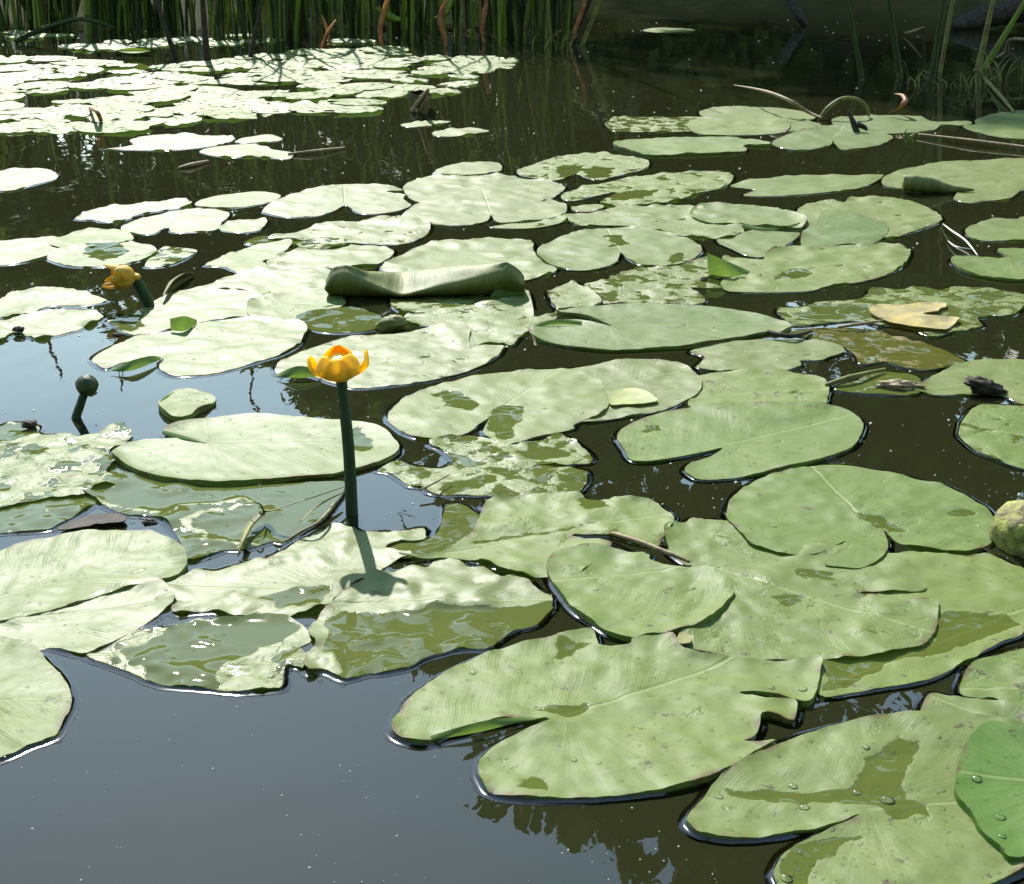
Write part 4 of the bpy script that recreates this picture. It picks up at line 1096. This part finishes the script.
# the fine spray of tiny beads that nobody could count
vs_all, fs_all = [], []
rb = random.Random(5)
n_b = 0
for _ in range(9000):
    x, y = rb.uniform(0, 1024), 100 + 784 * rb.random() ** 1.15
    g = at(x, y, .005)
    q = leaf_z(g.x, g.y)
    if not q:
        continue
    cl = noise.noise(Vector((g.x * 11, g.y * 11, 2)))
    if cl + rb.random() * .5 < .28:
        continue
    r_ = (.0006 + .0012 * rb.random() ** 3) * (1 + .22 * g.y)
    v, f = dome(Vector((g.x, g.y, q[0].z - .0002)), r_, r_ * .8, 0, 7, 3)
    k = len(vs_all)
    vs_all += v
    fs_all += [tuple(k + i for i in ff) for ff in f]
    n_b += 1
    if n_b > 2200:
        break
def bead(x, y, z, r_):
    v, f = dome(Vector((x, y, z)), r_, r_ * .85, 0, 12, 5)
    k = len(vs_all)
    vs_all.extend(v)
    fs_all.extend(tuple(k + i for i in ff) for ff in f)
for (ob, ol, hfun, idx, dist) in rim_jobs:  # larger beads added on near left-facing edges to catch sun glints
    n = len(ol)
    dv = np.roll(ol, -1, 0) - np.roll(ol, 1, 0)
    area = .5 * np.sum(ol[:, 0] * np.roll(ol[:, 1], -1) - np.roll(ol[:, 0], -1) * ol[:, 1])
    for i in range(n):
        nn = Vector((dv[i][1], -dv[i][0])) * (1 if area > 0 else -1)
        if nn.length < 1e-9:
            continue
        nn.normalize()
        if nn.dot(Vector((-.35, -.94))) > .35 and rb.random() < .075:
            g = leaf_z(ol[i][0] - nn.x * .002, ol[i][1] - nn.y * .002)
            if g:
                bead(ol[i][0], ol[i][1], g[0].z - .001, rb.uniform(.0011, .0026) * (.75 + .17 * dist))
for q in ('220,690 247,690 440,742 395,735 493,800 5,757 58,737 108,655 113,657 118,660 160,620 178,620 132,519 55,528 65,527 208,555 555,612 593,627 615,634 310,676 320,676 343,681 500,641 405,565 412,562 463,499 667,634 690,822 '
          '612,436 704,418 835,388 998,460 862,79 899,77 934,80 981,70 940,68 568,347 575,346 440,438 425,300 740,152 790,151 850,148 985,137 905,134 570,429 530,458 150,307 330,476 287,477 200,482').split():
    x, y = (float(c) for c in q.split(','))
    g = at(x, y, .003)
    bead(g.x, g.y, .0012, .0024 * (.8 + .2 * g.y))  # bead added at each sparkle point so the sun glints there
me = mesh('water_beads', vs_all, fs_all)
tag(link('water_beads', me, M_DROP), 'fine water beads over the leaves, larger ones added at rims for glints', 'water beads', None, 'stuff')
# floating seeds, dust and bubbles
vs_all, fs_all = [], []
for _ in range(1500):
    x, y = rb.uniform(0, 1024), 20 + 560 * rb.random() ** 1.6
    g = at(x, y)
    if leaf_z(g.x, g.y):
        continue
    if noise.noise(Vector((g.x * 3, g.y * 1.5, 7))) + rb.random() * .7 < .25:
        continue
    r_ = (.0005 + .0013 * rb.random() ** 4) * (.7 + .22 * g.y)
    v, f = dome(Vector((g.x, g.y, .0002)), r_, r_ * .6, rb.random() * 6, 6, 3)
    k = len(vs_all)
    vs_all += v
    fs_all += [tuple(k + i for i in ff) for ff in f]
for _ in range(260):
    g = at(rb.uniform(0, 800), rb.uniform(600, 884))
    if leaf_z(g.x, g.y) or noise.noise(Vector((g.x * 7, g.y * 7, 1))) < -.05:
        continue
    r_ = .0003 + .0006 * rb.random() ** 3
    v, f = dome(Vector((g.x, g.y, .0001)), r_, r_ * .6, rb.random() * 6, 6, 3)
    k = len(vs_all)
    vs_all += v
    fs_all += [tuple(k + i for i in ff) for ff in f]
me = mesh('floating_dust', vs_all, fs_all)
tag(link('floating_dust', me, M_SPECK), 'pale seeds and dust floating on the dark water', 'dust', None, 'stuff')

# ------------------------------------------------------------------ reeds
def reed_clump(seed, n, hmin, hmax, mats, label, name='reed_clump'):
    rnd = random.Random(seed)
    root = empty(name, (0, 0, 0))
    tag(root, label, 'reeds', 'reeds along the far edge of the pond')
    for i in range(n):
        bx, by = rnd.gauss(0, .06), rnd.gauss(0, .06)
        h = rnd.uniform(hmin, hmax)
        lx, ly = rnd.gauss(0, .24) * h * (3 if rnd.random() < .2 else 1), rnd.gauss(0, .10) * h
        b = Vector((bx, by, -.12))
        pts = [b, Vector((bx + lx * .05, by, .05)), Vector((bx + lx * .3, by + ly * .3, h * .5)), Vector((bx + lx * .75, by + ly * .7, h * .85)), Vector((bx + lx * 1.3, by + ly * 1.2, h * rnd.uniform(.9, 1.0)))]
        m = rnd.choice(mats)
        a = rnd.uniform(0, 3.14)
        if rnd.random() < .45:
            me = mesh('stalk', *tube(pts, [.008, .008, .007, .005, .002], 7, 3))
            link('stalk', me, m, root)
        else:
            wd = rnd.uniform(.014, .026)
            me = mesh('leaf_blade', *ribbon(pts, [wd * .8, wd, wd, wd * .7, .002], (math.cos(a), math.sin(a), 0), 3, .3, rnd.uniform(-.8, .8)))
            link('leaf_blade', me, m, root)
    return root
def children_of(o):
    return [c for c in bpy.data.objects if c.parent == o]
def copy_tree(o, loc, rz, s):
    c = o.copy(); col.objects.link(c)
    c.location = loc; c.rotation_euler = (0, 0, rz); c.scale = (s, s, s)
    for ch in KIDS[o.name]:
        d = ch.copy(); col.objects.link(d); d.parent = c
    return c
RL = 'dark green reed clump in the dense reed belt at top left'
rp = [reed_clump(i, 9, .45, .85, [M_REED, M_REED, M_REED, M_OLIVE, M_REEDY, M_REEDY], RL) for i in range(5)]  # bright yellow green share puts sunlit blades into the colour
KIDS = {o.name: children_of(o) for o in rp}
spots = []
rr = random.Random(3)
for i in range(40):
    x = -70 + 640 * (i + rr.gauss(.5, .8)) / 40
    base = np.interp(x, [-70, 30, 60, 140, 230, 300, 400, 470, 560], [28, 30, 32, 32, 40, 42, 42, 44, 44])
    y = base - abs(rr.gauss(0, 8))
    spots.append(at(x, y))
for i in range(12):
    spots.append(at(rr.uniform(-90, 600), rr.uniform(4, 22)))
for x, y in ((30, 35), (88, 33), (178, 57), (250, 52), (210, 60), (280, 45)):
    pass
for i, p in enumerate(spots):
    if i < 5:
        rp[i].location = p
        rp[i].rotation_euler = (0, 0, rr.uniform(0, 6.28))
    else:
        copy_tree(rp[i % 5], p, rr.uniform(0, 6.28), rr.uniform(.8, 1.15))
standing(176, 60, 166, 30, .010, .009, M_DARK, 'dark reed stalk standing in front of the belt, leaning left', over=3)
standing(207, 61, 204, 20, .014, .011, M_DARK, 'straight dark reed stalk in front of the reed belt', over=3)
standing(250, 58, 256, 30, .009, .008, M_DARK, 'dark reed stalk leaning right before the belt', over=3)
standing(214, 30, 211, 0, .018, .016, M_REEDY, 'bright green broad reed at top left third', over=5)
standing(88, 34, 87, 0, .016, .014, M_REEDY, 'bright green reed near the top left corner', over=5)
for pts, lab in ((((330, 45), (327, 30), (322, 15)), 'rust red dead blade in the middle of the reeds'), (((322, 47), (328, 32), (336, 20)), 'second rust red blade crossing the first one')):
    b = at(*pts[0])
    blade('dead_reed', [b - Vector((0, 0, .03)), b, up(*pts[1], b.y), up(*pts[2], b.y + .02)], [.010, .012, .016, .006], M_RED, lab, 'reed')
b = at(382, 46); blade('dead_reed', [b, up(380, 30, b.y), up(384, 12, b.y), up(390, -6, b.y)], [.012, .022, .026, .012], M_RED, 'orange brown dead leaf hanging among the reeds', 'reed')
b = at(446, 47); blade('dead_reed', [b, up(445, 38, b.y), up(440, 20, b.y), up(446, 0, b.y)], [.008, .016, .024, .016], M_RED, 'broad orange dead blade right of the middle reeds', 'reed')
b = at(484, 44); blade('dead_reed', [b, up(482, 30, b.y), up(485, 12, b.y), up(488, -8, b.y)], [.010, .016, .022, .01], M_RED, 'dull red dead blade near the right end of the reeds', 'reed')
b = at(560, 46); blade('dead_reed', [up(572, 40, b.y), up(578, 22, b.y), up(584, 4, b.y), up(588, -20, b.y)], [.010, .016, .018, .01], M_RED, 'dull red blade at the very right of the reeds', 'reed')
b = at(410, 46); blade('bent_grass', [up(376, 8, b.y), up(388, 16, b.y), up(400, 20, b.y)], [.01, .04, .016], M_REEDY, 'bright green leaf tip hanging in front of the reeds', 'grass blade', (0, 0, 1))
b = at(440, 46); blade('bent_grass', [up(434, 18, b.y), up(446, 12, b.y), up(452, -4, b.y)], [.006, .03, .03], M_REEDY, 'yellow green blade crossing the orange dead blade', 'grass blade', (0, .2, 1))
b = at(30, 40); blade('bent_grass', [at(15, 42, .01), up(45, 28, b.y), up(80, 19, b.y), up(112, 27, b.y), at(118, 33, .02)], [.02, .022, .018, .014, .004], M_REED, 'long blade arched over the water at top left', 'grass blade', (0, .3, 1))

# ------------------------------------------------------------------ bank, trees, water
def sheet(name, x0, x1, y0, y1, nx, ny, zf):
    vs, fs = [], []
    for j in range(ny + 1):
        for i in range(nx + 1):
            x, y = x0 + (x1 - x0) * i / nx, y0 + (y1 - y0) * j / ny
            vs.append((x, y, zf(x, y)))
    for j in range(ny):
        for i in range(nx):
            a = j * (nx + 1) + i
            fs.append((a, a + 1, a + nx + 2, a + nx + 1))
    return mesh(name, vs, fs)
SH = 10.2
def ground(x, y):
    if y < -.75:
        return min(1.2, (-.75 - y) * .35) - .12
    k = y - SH - .35 * noise.noise(Vector((x * .5, 0, 1)))
    n_ = .10 * noise.noise(Vector((x * .8, y * .8, 0)))
    if k < 0:
        return max(-.32, k * .55) + n_ * .15 - .01
    return min(k * .5, 1.4 + k * .01) + n_ * min(1, k)
me = sheet('pond_bed', -60, 60, -.7, 11.0, 240, 52, ground)
tag(link('pond_bed', me, M_BED), 'dark muddy bed of the pond', 'pond bed', None, 'structure')
me = sheet('bank', -150, 150, 11.0, 160, 220, 110, ground)
tag(link('bank', me, M_BANK), 'dark earth bank behind the pond', 'bank', None, 'structure')
me = sheet('added_near_bank', -60, 60, -40, -.75, 60, 60, lambda x, y: min(1.2, (-.75 - y) * .35) - .12 + .06 * noise.noise(Vector((x, y, 3))))  # unseen bank behind the camera, added to cut sky light
tag(link('added_near_bank', me, M_BANK), 'unseen near bank added behind the viewer to cut sky light', 'bank', None, 'structure')
me = sheet('water', -60, 60, -1.2, 11.4, 4, 4, lambda x, y: 0.0)
tag(link('water', me, M_WATER), 'still dark pond water mirroring sky and trees', 'water', None, 'structure')

def crown_mesh(name, lumps, n, size, seed):
    rnd = random.Random(seed)
    vs, fs = [], []
    tot = sum(l[3] ** 2 for l in lumps)
    for (cx, cy_, cz, r, fz) in lumps:
        for _ in range(int(n * r * r / tot)):
            d = Vector((rnd.gauss(0, 1), rnd.gauss(0, 1), rnd.gauss(0, 1))).normalized()
            rad = r * (rnd.random() ** .45) * (1 + .35 * noise.noise(d * 2.3 + Vector((cx, cy_, cz))))
            p = Vector((cx, cy_, cz)) + Vector((d.x * rad, d.y * rad, d.z * rad * fz))
            if p.z < .25:
                continue
            s = size * rnd.uniform(.5, 1.3)
            a = Vector((rnd.gauss(0, 1), rnd.gauss(0, 1), rnd.gauss(0, .6))).normalized()
            b_ = a.orthogonal().normalized()
            b_.rotate(Matrix.Rotation(rnd.uniform(0, 6.28), 3, a))
            c_ = a.cross(b_)
            k = len(vs)
            vs += [p - b_ * s, p + c_ * s * .42 + a * s * .1, p + b_ * s, p - c_ * s * .42 + a * s * .1]
            fs.append((k, k + 1, k + 2, k + 3))
    return mesh(name, vs, fs)

def tree(name, x, y, h, lumps, n, size, seed, m, label, cat, tr=.16):
    root = empty(name, (x, y, ground(x, y)))
    tag(root, label, cat, 'trees and shrubs behind the far bank')
    g = ground(x, y)
    vs, fs = tube([(x, y, g - .1), (x + .1, y, g + h * .3), (x - .05, y + .1, g + h * .6), (x, y, g + h * .85)], [tr, tr * .8, tr * .5, tr * .15], 10, 4, .1)
    rnd = random.Random(seed)
    for L in lumps:
        st = Vector((x, y, g + min(h * .6, max(.3, L[2] * .5))))
        en = Vector((L[0], L[1], L[2]))
        v, f = tube([st, st.lerp(en, .5) + Vector((0, 0, .15)), en], [tr * .4, tr * .25, tr * .08], 6, 4, .1)
        k = len(vs); vs += v; fs += [tuple(k + i for i in q) for q in f]
    link('trunk', mesh('trunk', vs, fs), M_BARK, root)
    cm = crown_mesh('crown', lumps, n, size, seed)
    link('crown', cm, m, root, False)
    return root

def lumps_for(x, y, h, rad, seed, k=14, low=.15):
    rnd = random.Random(seed)
    L = []
    for i in range(k):
        zz = h * (low + (1 - low) * (i + .5) / k)
        w_ = rad * math.sin(math.pi * min(.96, .22 + .74 * (i + .5) / k)) ** .7
        a = rnd.uniform(0, 6.28)
        L.append((x + math.cos(a) * w_ * .6, y + math.sin(a) * w_ * .6, zz, rad * rnd.uniform(.34, .5), .75))
    return L
TR = [(-.75, 14.2, 4.3, 1.15, 21, 'slim medium tree on the far bank left of the tallest one'), (1.75, 13.4, 13.0, 2.9, 22, 'tallest leafy tree on the far bank, right of centre'), (6.6, 14.0, 12.0, 3.1, 23, 'tall broad tree second from centre on the far bank'),
      (11.0, 15.0, 11.5, 3.3, 24, 'tall tree at the far right of the bank')]
for x, y, h, rad, sd_, lab in TR:
    tree('bank_tree', x, y, h, lumps_for(x, y, h, rad, sd_, 18, .06), 30000, .17, sd_, M_TREE, lab, 'tree', .22)
SHR = [(-8.6, 15.0, 3.2, 1.9), (-6.0, 15.5, 3.5, 1.8), (-3.7, 14.6, 3.2, 1.5), (-1.6, 13.4, 3.6, 1.25), (.2, 13.0, 3.8, 1.2), (1.5, 12.0, 2.6, 1.1), (2.1, 11.3, 2.0, 1.0), (.75, 11.2, 1.7, .8), (3.3, 11.9, 2.6, 1.2), (5.2, 12.2, 2.8, 1.3), (-11.5, 16, 3.6, 2.1), (-7.3, 17.0, 3.8, 2.0), (-4.9, 16.4, 3.6, 1.9), (-2.6, 15.4, 3.7, 1.5), (7.4, 12.4, 2.8, 1.4), (9.8, 12.8, 2.8, 1.5)]
for i, (x, y, lab) in enumerate(((-5.5, -6.5, 'broad unseen tree added left behind the viewer to block sky light'), (0.5, -8.0, 'broad unseen tree added straight behind the viewer to block sky light'), (6.5, -6.5, 'broad unseen tree added right behind the viewer to block sky light'))):
    tree('bank_tree', x, y, 8.5, lumps_for(x, y, 8.5, 3.6, 80 + i, 14, .08), 7000, .28, 80 + i, M_TREE, lab, 'tree', .25)  # unseen trees behind the camera, added to darken shaded fronts
names = ['leftmost but one', 'second low', 'rounded low', 'bushy', 'upright', 'small dense', 'low waterside', 'tiny waterside', 'dense low', 'spreading', 'outermost left', 'wide rear', 'second rear', 'third rear', 'broad low', 'outermost right']
for i, (x, y, h, rad) in enumerate(SHR):
    tree('bank_shrub', x, y, h, lumps_for(x, y, h, rad, 60 + i, 11, .03), 9000, .11, 60 + i, M_BUSH, names[i] + ' shrub on the far bank behind the reeds', 'shrub', .06)
